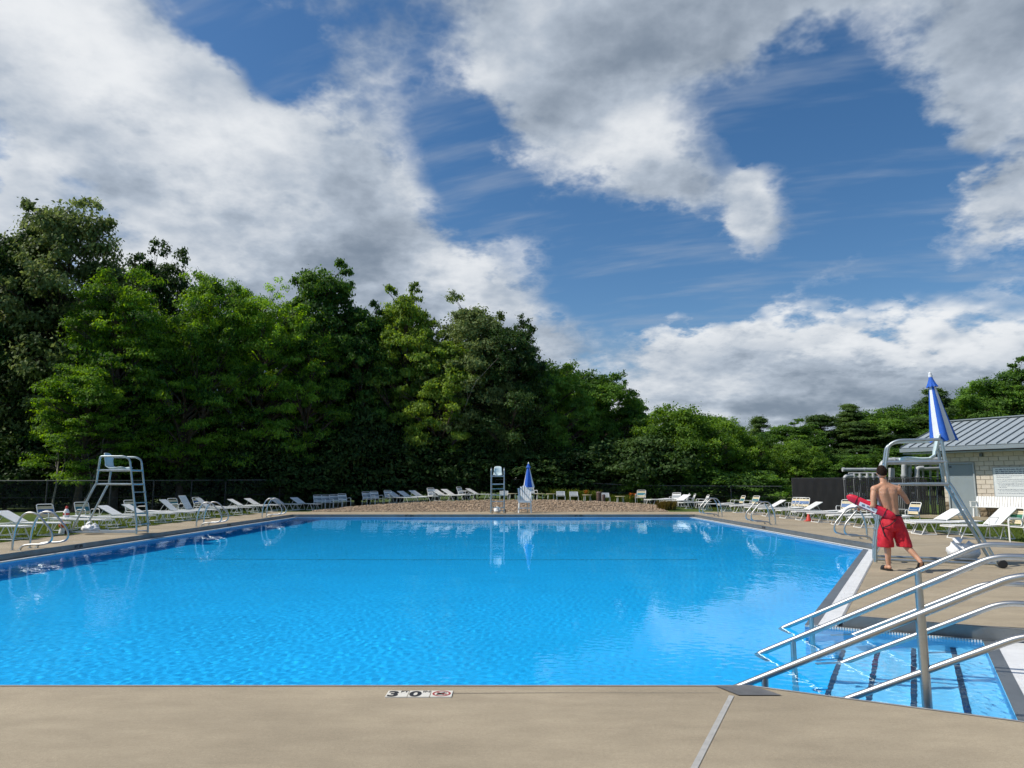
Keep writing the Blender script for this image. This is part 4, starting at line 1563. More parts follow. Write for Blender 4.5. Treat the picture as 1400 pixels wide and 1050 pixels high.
# ------------------------------------------------------------------ lifeguard chairs
def guard_chair(loc, rz, label):
    t = thing('lifeguard_chair', label, 'lifeguard chair', loc, rz, 'tall lifeguard chairs')
    r = 0.030
    hw = 0.34
    # x: ladder (front) at +, wheels (rear) at -
    for s in (-1, 1):
        y = s * hw
        # front upright: foot, up the ladder, over the arm and back down to the rear corner
        up = [(0.98, y, 0.02), (0.96, y, 0.35), (0.62, y, 2.25), (0.46, y, 2.34), (-0.28, y, 2.34), (-0.34, y, 1.50)]
        MB().tube(fillet(up, [0.12, 0.16, 0.10, 0.06], 6), r, 10).build('side_frame', M['galv'], t)
        MB().tube(fillet([(-0.32, y, 1.56), (-0.40, y, 1.42), (-1.0, y, 0.06)], 0.1, 4), r, 10).build('leg', M['galv'], t)
        MB().tube([(-0.34, y, 1.92), (0.69, y, 1.92)], r, 8).build('seat_rail', M['galv'], t)
        MB().tube([(-0.34, y, 1.50), (0.76, y, 1.50)], r, 8).build('side_rail', M['galv'], t)
        MB().tube([(-1.0, y, 0.07), (0.97, y, 0.07)], r * 0.8, 8).build('base_rail', M['galv'], t)
        w = MB(); w.lathe([(0.02, -0.028), (0.065, -0.024), (0.078, -0.012), (0.078, 0.012), (0.065, 0.024), (0.02, 0.028)], 16)
        wo = w.build('wheel', M['black'], t); wo.location = (-1.06, y + s * 0.06, 0.08); wo.rotation_euler = (PI / 2, 0, 0)
    for z in (0.30, 0.62, 0.94, 1.26):
        x = 0.965 - (z - 0.35) * 0.178 if z > 0.35 else 0.965
        MB().box((x, 0, z), (0.085, 2 * hw, 0.03)).build('rung', M['galv'], t, smooth=False)
    for x, z in ((0.73, 1.50), (-0.34, 1.50), (0.68, 1.92), (-0.34, 1.92)):
        MB().tube([(x, -hw, z), (x, hw, z)], r * 0.9, 8).build('cross_bar', M['galv'], t)
    MB().box((-0.02, 0, 1.525), (0.62, 2 * hw - 0.06, 0.025)).build('foot_platform', M['galv'], t, smooth=False)
    MB().tube([(-1.0, -hw, 0.07), (-1.0, hw, 0.07)], r * 0.8, 8).build('cross_bar', M['galv'], t)
    # moulded seat shell
    prof = [(0.42, 1.97), (0.30, 1.985), (0.05, 1.955), (-0.08, 1.96), (-0.17, 2.02), (-0.23, 2.16), (-0.27, 2.32), (-0.30, 2.46)]
    mb = MB()
    vs = []
    m = 9
    for i, (x, z) in enumerate(prof):
        for j in range(m):
            v = -1 + 2 * j / (m - 1)
            wd = 0.24 * (1 - 0.25 * (i / 7) ** 3)
            e = 0.05 * v * v
            vs.append((x + (e if i > 4 else 0), v * wd, z + (e if i <= 4 else 0) - (0.04 * v ** 4 if i == 7 else 0)))
    fs = [(i * m + j, i * m + j + 1, (i + 1) * m + j + 1, (i + 1) * m + j) for i in range(7) for j in range(m - 1)]
    mb.add(vs, fs)
    so_ = mb.build('seat_shell', M['seatplastic'], t)
    sm = so_.modifiers.new('thick', 'SOLIDIFY'); sm.thickness = 0.018
    return t
guard_chair((-12.25, 22.15, 0), 0.0, 'metal lifeguard chair on the left deck')
guard_chair((GX(680.5, 38.2), 38.35, 0), -PI / 2, 'metal lifeguard chair on the far deck, its ladder facing the pool')
GR = R(156)
guard_chair((8.02, 13.95, 0), GR, 'metal lifeguard chair by the stairs with a striped umbrella on it')

def sand_bag(loc, rz, s, label):
    mb = MB()
    mb.sphere((0, 0, 0.14), (0.30, 0.22, 0.17), 40, 24)
    o = mb.build('white_bag', M['bag'])
    for v in o.data.vertices:
        p = v.co
        p.z = max(0.0, p.z)
        nn = noise.noise(Vector((p.x * 7, p.y * 7, p.z * 7)) + Vector((s * 9, 0, 0)))
        n2 = noise.noise(Vector((p.x * 22, p.y * 22, p.z * 12)))
        k = 1 + 0.22 * nn + 0.12 * n2
        v.co = Vector((p.x * k, p.y * k, p.z * (1 + 0.35 * nn + 0.2 * n2)))
    o.location = loc; o.rotation_euler = (0, 0, rz); o.scale = (s, s, s)
    # gathered neck and tie are part of the bag
    nk = MB(); nk.lathe([(0.05, 0.0), (0.035, 0.04), (0.06, 0.09), (0.075, 0.12)], 10, mod=lambda j, i: 1 + 0.25 * (j % 2) * (i > 1))
    k = nk.build('bag_neck', M['bag'], o); k.location = (-0.06, 0.03, 0.27); k.rotation_euler = (0.4, -0.5, 0)
    tag(o, label, 'bag', 'white weight bags on the lifeguard chairs')
sand_bag((-12.8, 22.1, 0.03), 0.2, 0.85, 'white knotted bag under the left lifeguard chair')
sand_bag((GX(680, 37.6), 37.75, 0.03), 1.4, 0.8, 'white bag under the far lifeguard chair')
sand_bag((8.85, 14.3, 0.03), 0.1, 1.05, 'white plastic bag at the foot of the near right lifeguard chair')

# ------------------------------------------------------------------ closed umbrellas
def umbrella(loc, zb, zt, rw, base, label, tilt=0.0, off=0, every=2):
    """pole from the ground level given, canopy hanging closed from zt down to zb"""
    t = thing('closed_umbrella', label, 'umbrella', loc)
    t.rotation_euler = (tilt * 0.5, tilt, 0)
    MB().tube([(0, 0, base), (0, 0, zt)], 0.022, 10).build('pole', M['galv'], t)
    ng = 8
    H = zt - zb
    for g_ in range(ng):
        a0, a1 = 2 * PI * g_ / ng, 2 * PI * (g_ + 1) / ng
        mb = MB()
        rows, cols = 10, 6
        vs = []
        for i in range(rows + 1):
            s = i / rows
            z = zt - 0.10 - (H - 0.10) * s
            rr_ = rw * (0.16 + 0.84 * s ** 0.9)
            for j in range(cols + 1):
                f = j / cols
                a = a0 + (a1 - a0) * f
                fold = 1 + 0.22 * s * math.sin(PI * f) * (1 if g_ % 2 else -0.55)
                sway = 1 + 0.22 * s * math.cos(a - 0.2)
                vs.append((rr_ * fold * sway * math.cos(a + 0.15 * s), rr_ * fold * sway * math.sin(a + 0.15 * s), z - 0.03 * s * math.sin(PI * f)))
        fs = [(i * (cols + 1) + j, i * (cols + 1) + j + 1, (i + 1) * (cols + 1) + j + 1, (i + 1) * (cols + 1) + j) for i in range(rows) for j in range(cols)]
        mb.add(vs, fs)
        mb.build('canopy_gore', M['umbblue'] if (g_ + off) % every else M['umbwhite'], t)
    # vent cap and finial
    k = 20
    cap = MB()
    prof = [(0.03, zt - 0.015), (rw * 0.22, zt - 0.09), (rw * 0.42, zt - 0.20), (rw * 0.50, zt - 0.235)]
    vs = []
    for i, (r_, z) in enumerate(prof):
        for j in range(k):
            a = 2 * PI * j / k
            q = r_ * (1 + (0.10 * i / 3) * (1 if j % 2 else -1))
            vs.append((q * math.cos(a), q * math.sin(a), z + (0.012 * i / 3 if j % 2 else 0)))
    cap.add(vs, [(i * k + j, i * k + (j + 1) % k, (i + 1) * k + (j + 1) % k, (i + 1) * k + j) for i in range(3) for j in range(k)])
    cap.build('vent_cap', M['umbblue'], t)
    MB().lathe([(0.035, zt - 0.03), (0.040, zt), (0.028, zt + 0.03), (0.030, zt + 0.05), (0.012, zt + 0.075)], 12).build('finial', M['umbwhite'], t)
    return t
ux = W(1290, 600, 14.05)
umbrella((ux.x + 0.13, 13.98, 0), 2.36, 3.66, 0.21, 1.50, 'blue and white striped closed umbrella on the near right lifeguard chair', R(-4.0))

def tall_chair():
    Yc = 38.3
    x = GX(717.5, Yc)
    t = thing('tall_white_chair', 'tall white slatted lifeguard chair under the far closed umbrella', 'lifeguard chair', (x, Yc, 0), 0)
    zs = 0.62
    for sx in (-1, 1):
        for sy in (-1, 1):
            MB().beam((sx * 0.33, sy * 0.30, 0.0), (sx * 0.30, sy * 0.26, zs), 0.07, 0.04).build('leg', M['white'], t, smooth=False)
        MB().beam((sx * 0.33, -0.30, 0.26), (sx * 0.33, 0.30, 0.26), 0.03, 0.05).build('stretcher', M['white'], t, smooth=False)
        MB().box((sx * 0.36, -0.02, zs + 0.26), (0.10, 0.66, 0.03)).build('armrest', M['white'], t, smooth=False)
        MB().box((sx * 0.36, -0.28, zs + 0.12), (0.05, 0.05, 0.25)).build('arm_post', M['white'], t, smooth=False)
    MB().beam((-0.33, -0.30, 0.26), (0.33, -0.30, 0.26), 0.03, 0.05).build('stretcher', M['white'], t, smooth=False)
    for j in range(5):
        MB().box((0, -0.30 + j * 0.12, zs + 0.01 - j * 0.015), (0.64, 0.105, 0.025)).build('seat_slat', M['white'], t, smooth=False)
    MB().box((0, -0.345, zs - 0.03), (0.66, 0.025, 0.10)).build('seat_apron', M['white'], t, smooth=False)
    for j in range(6):
        u_ = -1 + 2 * j / 5
        tx_ = u_ * 0.33
        MB().beam((u_ * 0.26, 0.20, zs - 0.02), (tx_, 0.45, zs + 0.80 - 0.14 * u_ * u_), 0.098, 0.02, (0, 1, 0)).build('back_slat', M['white'], t, smooth=False)
    umbrella((GX(721, 38.9), 38.95, 0), 1.36, 2.62, 0.26, 0.0, 'blue closed umbrella behind the tall white chair on the far deck', R(1.5), 1, 4)
tall_chair()

# ------------------------------------------------------------------ loungers and chairs
def lounger_meshes(back):
    """strap lounge, head at +x; back in degrees"""
    r = 0.016
    hw, zs = 0.31, 0.36
    px, Lb = 0.28, 0.72
    ca, sa = math.cos(R(back)), math.sin(R(back))
    out = {}
    fr = MB()
    for s in (-1, 1):
        fr.tube(fillet([(-0.98, s * hw * 0.92, zs - 0.02), (-0.90, s * hw, zs), (px, s * hw, zs), (px + Lb * 0.8, s * hw, zs - 0.01)], 0.06, 3), r, 6)
    fr.tube([(-0.98, -hw * 0.92, zs - 0.02), (-0.98, hw * 0.92, zs - 0.02)], r, 6)
    fr.tube([(px + Lb * 0.8, -hw, zs - 0.01), (px + Lb * 0.8, hw, zs - 0.01)], r, 6)
    out['frame'] = fr
    bf = MB()
    for s in (-1, 1):
        bf.tube([(px, s * hw * 0.97, zs + 0.01), (px + Lb * ca, s * hw * 0.97, zs + 0.01 + Lb * sa)], r, 6)
    bf.tube([(px + Lb * ca, -hw * 0.97, zs + 0.01 + Lb * sa), (px + Lb * ca, hw * 0.97, zs + 0.01 + Lb * sa)], r, 6)
    if back > 8:
        for s in (-1, 1):
            bf.tube([(px + Lb * 0.62 * ca, s * hw * 0.9, zs + Lb * 0.62 * sa), (px + Lb * 0.72, s * hw * 0.9, zs)], r * 0.7, 5)
    out['back_frame'] = bf
    st = MB()
    x = -0.94
    while x < px - 0.02:
        st.box((x, 0, zs + 0.012), (0.047, 2 * hw + 0.03, 0.010))
        x += 0.056
    out['seat_straps'] = st
    sb = MB()
    d = 0.05
    rot = Matrix.Rotation(-R(back), 3, 'Y')
    while d < Lb:
        sb.box((px + d * ca, 0, zs + 0.022 + d * sa), (0.047, 2 * hw + 0.03, 0.010), rot)
        d += 0.056
    out['back_straps'] = sb
    return out, hw, zs

def make_lounger(back, name='pool_lounge'):
    parts, hw, zs = lounger_meshes(back)
    t = thing(name, 'x', 'lounge chair')
    fo = parts['frame'].build('frame', M['white'], t)
    parts['seat_straps'].build('seat_straps', M['strap'], fo)
    bo = parts['back_frame'].build('back_frame', M['white'], t)
    parts['back_straps'].build('back_straps', M['strap'], bo)
    legs = MB()
    r = 0.015
    for xa, xb, dx in ((-0.62, -0.80, 0), (-0.52, -0.36, 0), (0.42, 0.30, 0), (0.52, 0.72, 0)):
        lg = MB()
        for s in (-1, 1):
            lg.tube([(xa, s * 0.305, zs - 0.01), (xb, s * 0.30, 0.015)], r, 6)
        lg.tube([(xb, -0.30, 0.015), (xb, 0.30, 0.015)], r, 6)
        lg.build('leg', M['white'], t)
    for xa, xb in ((-0.80, -0.36), (0.30, 0.72)):
        for s in (-1, 1):
            MB().tube([(xa, s * 0.30, 0.016), (xb, s * 0.30, 0.016)], r * 0.9, 6).build('floor_runner', M['white'], t)
    return t
LPRO = {b: make_lounger(b) for b in (3, 28, 40, 58)}
LUSED = set()
def lounger(x, y, deg, back, label):
    p = LPRO[back]
    o = p if back not in LUSED else copy_tree(p)
    LUSED.add(back)
    o.location = (x, y, max(0.0, ground_z(x, y) - (0.0 if (DX0 < x < DX1 and y < DY1) else 0.02)))
    o.rotation_euler = (0, 0, R(deg))
    tag(o, label, 'lounge chair', 'white strap lounges around the pool')

LG = [  # left row
    (-14.25, 20.0, 176, 28, 'white lounge with raised back nearest the left picture edge, behind the near ladder'),
    (-14.3, 21.6, 183, 28, 'white lounge with raised back, second from the left picture edge'),
    (-14.1, 23.7, 172, 3, 'white lounge lying flat behind the left lifeguard chair'),
    (-14.3, 25.2, 181, 3, 'flat white lounge in front of the teal chair beside the left lifeguard chair'),
    (-14.3, 26.8, 178, 28, 'white lounge with raised back seen between the legs of the left lifeguard chair'),
    (-14.35, 28.6, 184, 28, 'white lounge just right of the left lifeguard chair ladder'),
    (-14.2, 30.0, 176, 3, 'flat white lounge right of the left lifeguard chair'),
    (-14.3, 31.3, 182, 40, 'white lounge left of the middle left ladder, back half raised'),
    (-14.3, 32.7, 178, 58, 'white lounge with steeply raised back left of the middle left ladder'),
    (-14.2, 34.6, 183, 40, 'white lounge with raised back showing through the middle left ladder'),
    (-14.1, 36.2, 176, 3, 'flat white lounge just right of the middle left ladder'),
    (-14.1, 38.4, 178, 28, 'white lounge with raised back between the two far left ladders'),
    (-13.9, 40.2, 170, 28, 'white lounge behind the far left ladder'),
    (-13.2, 42.0, 160, 28, 'white lounge just right of the far left ladder'),
    (-12.2, 42.7, 155, 28, 'white lounge left of the row of four grey chairs'),
    # far arc, left of the guard chair
    (-6.9, 45.0, 150, 28, 'far white lounge right of the three pale chairs'),
    (-6.3, 45.3, 150, 28, 'second far white lounge right of the three pale chairs'),
    (-5.6, 45.5, 150, 28, 'third far white lounge right of the three pale chairs'),
    (-4.2, 45.8, 150, 28, 'far white lounge right of the lone pale chair'),
    (-3.6, 46.0, 150, 28, 'second far white lounge right of the lone pale chair'),
    (-2.0, 46.1, 160, 28, 'far white lounge left of the far lifeguard chair'),
    # right corner and right row
    (8.9, 43.8, 35, 3, 'flat white lounge behind the dry shrub at the far right corner'),
    (9.9, 43.6, 30, 28, 'white lounge with raised back in the far right corner'),
    (10.9, 43.2, 20, 3, 'flat white lounge left of the far right ladder'),
    (11.9, 42.2, 8, 3, 'flat white lounge behind the far right ladder'),
    (12.5, 40.3, 3, 3, 'flat white lounge just right of the far right ladder'),
    (12.6, 38.4, -3, 3, 'flat white lounge below the two cream chairs on the right'),
    (12.7, 36.2, 2, 28, 'white lounge with raised back behind the middle right ladder'),
    (12.7, 34.2, -2, 3, 'flat white lounge right of the middle right ladder'),
    (12.8, 32.2, 3, 28, 'white lounge with raised back below the black screen'),
    (12.8, 30.4, -3, 3, 'flat white lounge beside the red cone'),
    (12.8, 28.8, 2, 28, 'white lounge with raised back left of the walking person'),
    (12.8, 27.0, 0, 3, 'flat white lounge showing through the ladder beside the walking person'),
    (12.8, 25.2, -3, 3, 'flat white lounge hidden partly by the walking person'),
    (13.3, 23.0, 4, 28, 'white lounge with raised back just right of the walking person'),
    (13.0, 21.9, -2, 3, 'flat white lounge under the near right lifeguard chair leg'),
    (13.05, 20.2, 2, 40, 'white lounge with raised back in front of the grey door'),
]
for a in LG: lounger(*a)

def make_chair(backmat, name='pool_armchair', cream=True):
    t = thing(name, 'x', 'chair')
    r = 0.015
    hw = 0.27
    fr = MB()
    for s in (-1, 1):
        y = s * hw
        # front leg, arm, down the back leg: one bent tube each side
        fr.tube(fillet([(0.30, y, 0.0), (0.29, y, 0.56), (0.22, y, 0.60), (-0.22, y, 0.58), (-0.34, y, 0.0)], [0.05, 0.06, 0.08], 4), r, 6)
    out = fr.build('arm_frame', M['white'], t)
    sf = MB()
    sf.tube(fillet([(0.27, -hw, 0.40), (-0.20, -hw, 0.37), (-0.40, -hw, 0.84), (-0.40, hw, 0.84), (-0.20, hw, 0.37), (0.27, hw, 0.40)], [0.05, 0.07, 0.07, 0.05], 4), r, 6)
    sf.tube([(0.27, -hw, 0.40), (0.27, hw, 0.40)], r, 6)
    sfo = sf.build('seat_frame', M['white'], t)
    ss = MB()
    for j in range(8):
        x = 0.24 - j * 0.057
        ss.box((x, 0, 0.395 - j * 0.004), (0.047, 2 * hw + 0.02, 0.01))
    ss.build('seat_straps', M['cream'] if cream else M['strap'], sfo)
    rot = Matrix.Rotation(R(-113), 3, 'Y')
    up_, lo_ = MB(), MB()
    for j in range(7):
        d = 0.09 + j * 0.054
        p = (-0.20 - d * 0.392, 0, 0.37 + d * 0.92)
        (up_ if j >= 5 else lo_ if j >= 2 else up_).box(p, (0.046, 2 * hw + 0.02, 0.01), rot)
    up_.build('pale_back_straps', M['cream'] if cream else M['strap'], sfo)
    lo_.build('coloured_back_straps', backmat, sfo)
    return t
CPRO = {k_: make_chair(M[k_], cream=(k_ != 'greystrap')) for k_ in ('blue', 'teal', 'green', 'greystrap')}
CUSED = set()
def chair(x, y, deg, kind, label):
    p = CPRO[kind]
    o = p if kind not in CUSED else copy_tree(p)
    CUSED.add(kind)
    o.location = (x, y, max(0.0, ground_z(x, y) - 0.02)); o.rotation_euler = (0, 0, R(deg))
    tag(o, label, 'chair', 'strap armchairs around the pool')
CH = [
    (-15.2, 23.9, -25, 'blue', 'blue-backed armchair left of the white bottle'),
    (-15.6, 26.6, -25, 'teal', 'teal-backed armchair behind the left lifeguard chair legs'),
    (-15.6, 30.0, -20, 'teal', 'teal-backed armchair behind the left lifeguard chair ladder'),
    (-15.6, 33.8, -20, 'teal', 'teal-backed armchair left of the middle left ladder'),
    (-15.7, 36.6, -15, 'blue', 'blue-backed armchair behind the steeply raised lounge'),
    (GX(437, 43.9), 43.9, -55, 'greystrap', 'leftmost of the row of four grey-backed chairs'),
    (GX(448, 44.0), 44.0, -55, 'greystrap', 'second from left in the row of four grey-backed chairs'),
    (GX(459, 44.1), 44.1, -55, 'greystrap', 'third from left in the row of four grey-backed chairs'),
    (GX(471, 44.2), 44.2, -50, 'greystrap', 'rightmost of the row of four grey-backed chairs'),
    (GX(504, 44.6), 44.6, -50, 'greystrap', 'leftmost of the three pale chairs right of the row of four'),
    (GX(515, 44.7), 44.7, -50, 'greystrap', 'middle one of the three pale chairs right of the row of four'),
    (GX(534, 44.9), 44.9, -50, 'greystrap', 'rightmost of the three pale chairs, next to the far lounges'),
    (GX(593, 45.6), 45.6, -50, 'greystrap', 'lone pale chair between the two groups of far lounges'),
    (GX(634, 46.0), 46.0, -30, 'greystrap', 'pale chair left of the far lifeguard chair'),
    (GX(727, 45.5), 45.5, -70, 'greystrap', 'pale chair half hidden by the tall white chair'),
    (GX(876, 45.0), 45.0, -110, 'teal', 'pale green chair by the orange lilies'),
    (GX(923, 45.4), 45.4, -120, 'greystrap', 'pale chair behind the dry shrub'),
    (GX(934, 45.2), 45.2, 170, 'greystrap', 'pale chair turned sideways left of the far right ladder'),
    (GX(942, 45.2), 45.2, 175, 'greystrap', 'second sideways pale chair left of the far right ladder'),
    (GX(960, 44.6), 44.6, 180, 'greystrap', 'pale chair seen through the far right ladder'),
    (GX(1008, 41.6), 41.6, 185, 'teal', 'cream and teal chair right of the far right ladder'),
    (GX(1027, 40.6), 40.6, 200, 'teal', 'cream and teal chair above the middle right ladder'),
    (GX(1074, 37.0), 36.0, 215, 'blue', 'leftmost of three blue-backed chairs at the black screen'),
    (GX(1081, 36.6), 35.8, 215, 'blue', 'middle one of three blue-backed chairs at the black screen'),
    (GX(1090, 35.6), 35.2, 215, 'blue', 'rightmost of three blue-backed chairs at the black screen'),
    (14.1, 30.6, 225, 'blue', 'blue-backed chair facing the camera left of the walking person'),
    (14.5, 29.8, 215, 'blue', 'blue-backed chair half hidden by the rescue tube'),
    (14.3, 26.2, 190, 'blue', 'blue-backed chair just right of the walking person'),
    (13.55, 19.9, 200, 'green', 'cream and green chair below the bench at the right edge'),
    (13.35, 18.8, 195, 'green', 'cream and green chair cut by the right picture edge'),
]
for a in CH: chair(*a)

# low white tables and low chairs on the bank
def low_table(px, Y, label):
    x = GX(px, Y)
    t = thing('low_table', label, 'table', (x, Y, ground_z(x, Y) - 0.02), R(random.uniform(-8, 8)), 'low white tables on the bank')
    MB().lathe([(0.29, 0.375), (0.31, 0.385), (0.31, 0.40), (0.29, 0.405)], 20).build('table_top', M['cream'], t)
    for a in range(4):
        c, s = math.cos(PI / 4 + a * PI / 2), math.sin(PI / 4 + a * PI / 2)
        MB().tube([(0.22 * c, 0.22 * s, 0.38), (0.27 * c, 0.27 * s, 0.0)], 0.016, 6).build('leg', M['white'], t)
def low_chair(px, Y, label, deg=-90):
    x = GX(px, Y)
    t = thing('low_chair', label, 'chair', (x, Y, ground_z(x, Y) - 0.02), R(deg), 'low white chairs on the bank')
    for j in range(5):
        MB().box((0.2 - j * 0.095, 0, 0.30 - j * 0.01), (0.085, 0.52, 0.02)).build('seat_slat', M['white'], t, smooth=False)
    for j in range(3):
        MB().box((-0.26 - j * 0.03, 0, 0.36 + j * 0.085), (0.02, 0.52, 0.075)).build('back_slat', M['white'], t, smooth=False)
    for s in (-1, 1):
        MB().tube(fillet([(0.24, s * 0.25, 0.0), (0.22, s * 0.25, 0.30), (-0.22, s * 0.25, 0.27), (-0.33, s * 0.25, 0.56)], 0.04, 3), 0.016, 6).build('side_frame', M['white'], t)
        MB().tube([(-0.2, s * 0.25, 0.27), (-0.27, s * 0.25, 0.0)], 0.016, 6).build('leg', M['white'], t)
for px, lb in ((701, 'low round table left of the tall white chair'), (738, 'low round table just right of the tall white chair'), (753, 'second low round table right of the tall white chair'),
               (803, 'low round table left of the brown bins'), (848, 'low round table right of the brown bins')):
    low_table(px, 44.6, lb)
for px, lb in ((689, 'low white chair behind the far lifeguard chair'), (767, 'left one of two low white chairs on the bank'), (785, 'right one of two low white chairs on the bank'), (828, 'low white chair behind the brown bins')):
    low_chair(px, 44.7, lb)

# bins, bottle, cone, float
def bin_(px, Y, h, r, label):
    x = GX(px, Y)
    t = thing('litter_bin', label, 'bin', (x, Y, ground_z(x, Y) - 0.01), 0, 'litter bins on the bank')
    MB().lathe([(r * 0.9, 0), (r, 0.05), (r, h * 0.82)], 18).build('bin_body', M['bin'], t)
    MB().lathe([(r * 1.05, h * 0.82), (r * 1.05, h * 0.90), (r * 0.8, h * 0.98), (r * 0.3, h)], 18).build('bin_lid', M['bin'], t)
bin_(819, 44.2, 0.62, 0.16, 'tall brown litter bin on the stone bank')
bin_(825.5, 44.0, 0.46, 0.10, 'short dark litter bin beside the tall brown one')

def jug():
    t = thing('spray_jug', 'white jug with a red cap standing among the left chairs', 'jug', (GX(92, 24.2), 24.2, 0.0))
    # it stands on a small table
    t.location.z = 0.42
    MB().lathe([(0.085, 0), (0.095, 0.02), (0.095, 0.16), (0.06, 0.24), (0.035, 0.27)], 16).build('jug_body', M['white'], t)
    MB().lathe([(0.04, 0.27), (0.04, 0.33), (0.02, 0.36)], 12).build('cap', M['redcone'], t)
    MB().lathe([(0.0965, 0.06), (0.0965, 0.13)], 16).build('red_label', M['redcone'], t)
    s = thing('side_table', 'small white table under the red-capped jug', 'table', (GX(92, 24.2), 24.2, 0))
    MB().lathe([(0.20, 0.395), (0.215, 0.405), (0.215, 0.415), (0.20, 0.42)], 18).build('table_top', M['white'], s)
    for a in range(3):
        c, s_ = math.cos(a * 2.094), math.sin(a * 2.094)
        MB().tube([(0.12 * c, 0.12 * s_, 0.40), (0.18 * c, 0.18 * s_, 0.0)], 0.014, 6).build('leg', M['white'], s)
jug()
def float_ball():
    x, y = GX(88, 22.3), 22.3
    mb = MB().sphere((0, 0, 0.10), (0.10, 0.10, 0.10), 18, 12)
    mb.lathe([(0.03, 0.19), (0.035, 0.215), (0.02, 0.22)], 10)
    o = mb.build('orange_float', M['orange'])
    o.location = (x, y, 0.16)
    b = MB().lathe([(0.09, -0.16), (0.075, -0.05), (0.05, 0.0), (0.05, 0.03)], 12).build('float_stand', M['white'], o)
    tag(o, 'small orange ball under the lounge by the white jug', 'ball')
float_ball()
def cone():
    o = thing('traffic_cone', 'small red cone standing under the right lounges', 'cone', (GX(1107, 29.4), 29.6, 0))
    MB().lathe([(0.11, 0.03), (0.03, 0.30), (0.02, 0.31)], 16).build('cone_body', M['redcone'], o)
    MB().box((0, 0, 0.015), (0.28, 0.28, 0.03)).build('cone_base', M['redcone'], o, smooth=False)
cone()

# ------------------------------------------------------------------ plants on the bank
def clump(px, Y, h, k, mat, label, name='grass_clump', petals=0, wid=0.02, spread=0.25):
    x = GX(px, Y)
    t = thing(name, label, 'plant', (x, Y, ground_z(x, Y) - 0.02), 0, 'plants on the bank')
    v, tn = [], []
    for _ in range(k):
        a = random.uniform(0, 2 * PI); b = random.uniform(0, 2 * PI)
        p = Vector((math.cos(b), math.sin(b), 0)) * spread * math.sqrt(random.random())
        d = Vector((math.cos(a), math.sin(a), 0))
        hh = h * random.uniform(0.6, 1.1)
        w = Vector((-d.y, d.x, 0)) * wid
        m = p + d * hh * 0.22 + Vector((0, 0, hh * 0.75)); e = p + d * hh * random.uniform(0.4, 0.8) + Vector((0, 0, hh * random.uniform(0.7, 1.0)))
        v += [p - w, p + w, m + w * 0.8, m - w * 0.8, m - w * 0.8, m + w * 0.8, e + w * 0.2, e - w * 0.2]
        tn += [random.random()] * 2
    inst('leaves', raw_faces('leaves', np.array([tuple(q) for q in v]), 4, mat, np.array(tn)), t)
    for _ in range(petals):
        a = random.uniform(0, 2 * PI); rr_ = spread * random.random()
        fl_ = MB()
        c = Vector((rr_ * math.cos(a), rr_ * math.sin(a), h * random.uniform(0.85, 1.15)))
        for j in range(6):
            b = j * PI / 3
            d = Vector((math.cos(b), math.sin(b), 0.5))
            s = Vector((-math.sin(b), math.cos(b), 0)) * 0.025
            fl_.add([c, c + d * 0.05 + s, c + d * 0.09, c + d * 0.05 - s], [(0, 1, 2, 3)])
        fl_.tube([c, c - Vector((0, 0, h * 0.5))], 0.004, 4)
        fl_.build('flower', M['petal'], t)
for i, px in enumerate((757, 763, 772, 779, 788, 796, 806, 812, 834, 840, 853, 858)):
    clump(px, 46.0 + 0.25 * (i % 3), 0.75 if px < 815 else 0.5, 90, M['leaf_grass'], ('leafy green plant behind the low chairs, number %s from the tall white chair' % ('one', 'two', 'three', 'four', 'five', 'six', 'seven', 'eight', 'nine', 'ten', 'eleven', 'twelve')[i]), spread=0.38)
for i, (px, lb) in enumerate(((864, 'orange day lilies left of the fence post'), (870, 'orange day lilies right of the fence post'), (801, 'orange day lilies behind the low table left of the bins'))):
    clump(px, 45.6, 0.55, 60, M['leaf_grass'], lb, 'day_lily', 9)
clump(911, 41.6, 0.55, 420, M['leaf_dry'], 'yellow-brown dry shrub at the right end of the stone bank', 'dry_shrub', 0, 0.018, 0.55)

# ------------------------------------------------------------------ the walking person
def remeshed(name, mb, mat, voxel, smooth_it, parent):
    o = mb.build(name, mat, parent)
    m = o.modifiers.new('r', 'REMESH'); m.mode = 'VOXEL'; m.voxel_size = voxel; m.use_smooth_shade = True
    if smooth_it:
        s = o.modifiers.new('s', 'SMOOTH'); s.factor = 0.5; s.iterations = smooth_it
    dg = bpy.context.evaluated_depsgraph_get()
    me = bpy.data.meshes.new_from_object(o.evaluated_get(dg))
    o.modifiers.clear()
    old = o.data
    o.data = me
    bpy.data.meshes.remove(old)
    me.name = name
    me.materials.clear(); me.materials.append(mat)
    me.polygons.foreach_set('use_smooth', [True] * len(me.polygons))
    return o

def limb(mb, pts, rad, n=14):
    """smooth tapered limb through the joints"""
    P = [Vector(p) for p in pts]
    q, r = [], []
    for i in range(len(P) - 1):
        p0, p1, p2, p3 = P[max(0, i - 1)], P[i], P[i + 1], P[min(len(P) - 1, i + 2)]
        for k in range(5):
            t = k / 5
            q.append(0.5 * ((2 * p1) + (p2 - p0) * t + (2 * p0 - 5 * p1 + 4 * p2 - p3) * t * t + (3 * p1 - p0 - 3 * p2 + p3) * t ** 3))
            r.append(rad[i] * (1 - t) + rad[i + 1] * t)
    q.append(P[-1]); r.append(rad[-1])
    mb.tube(q, r, n)
    mb.sphere(q[0], r[0], 12, 8); mb.sphere(q[-1], r[-1], 12, 8)

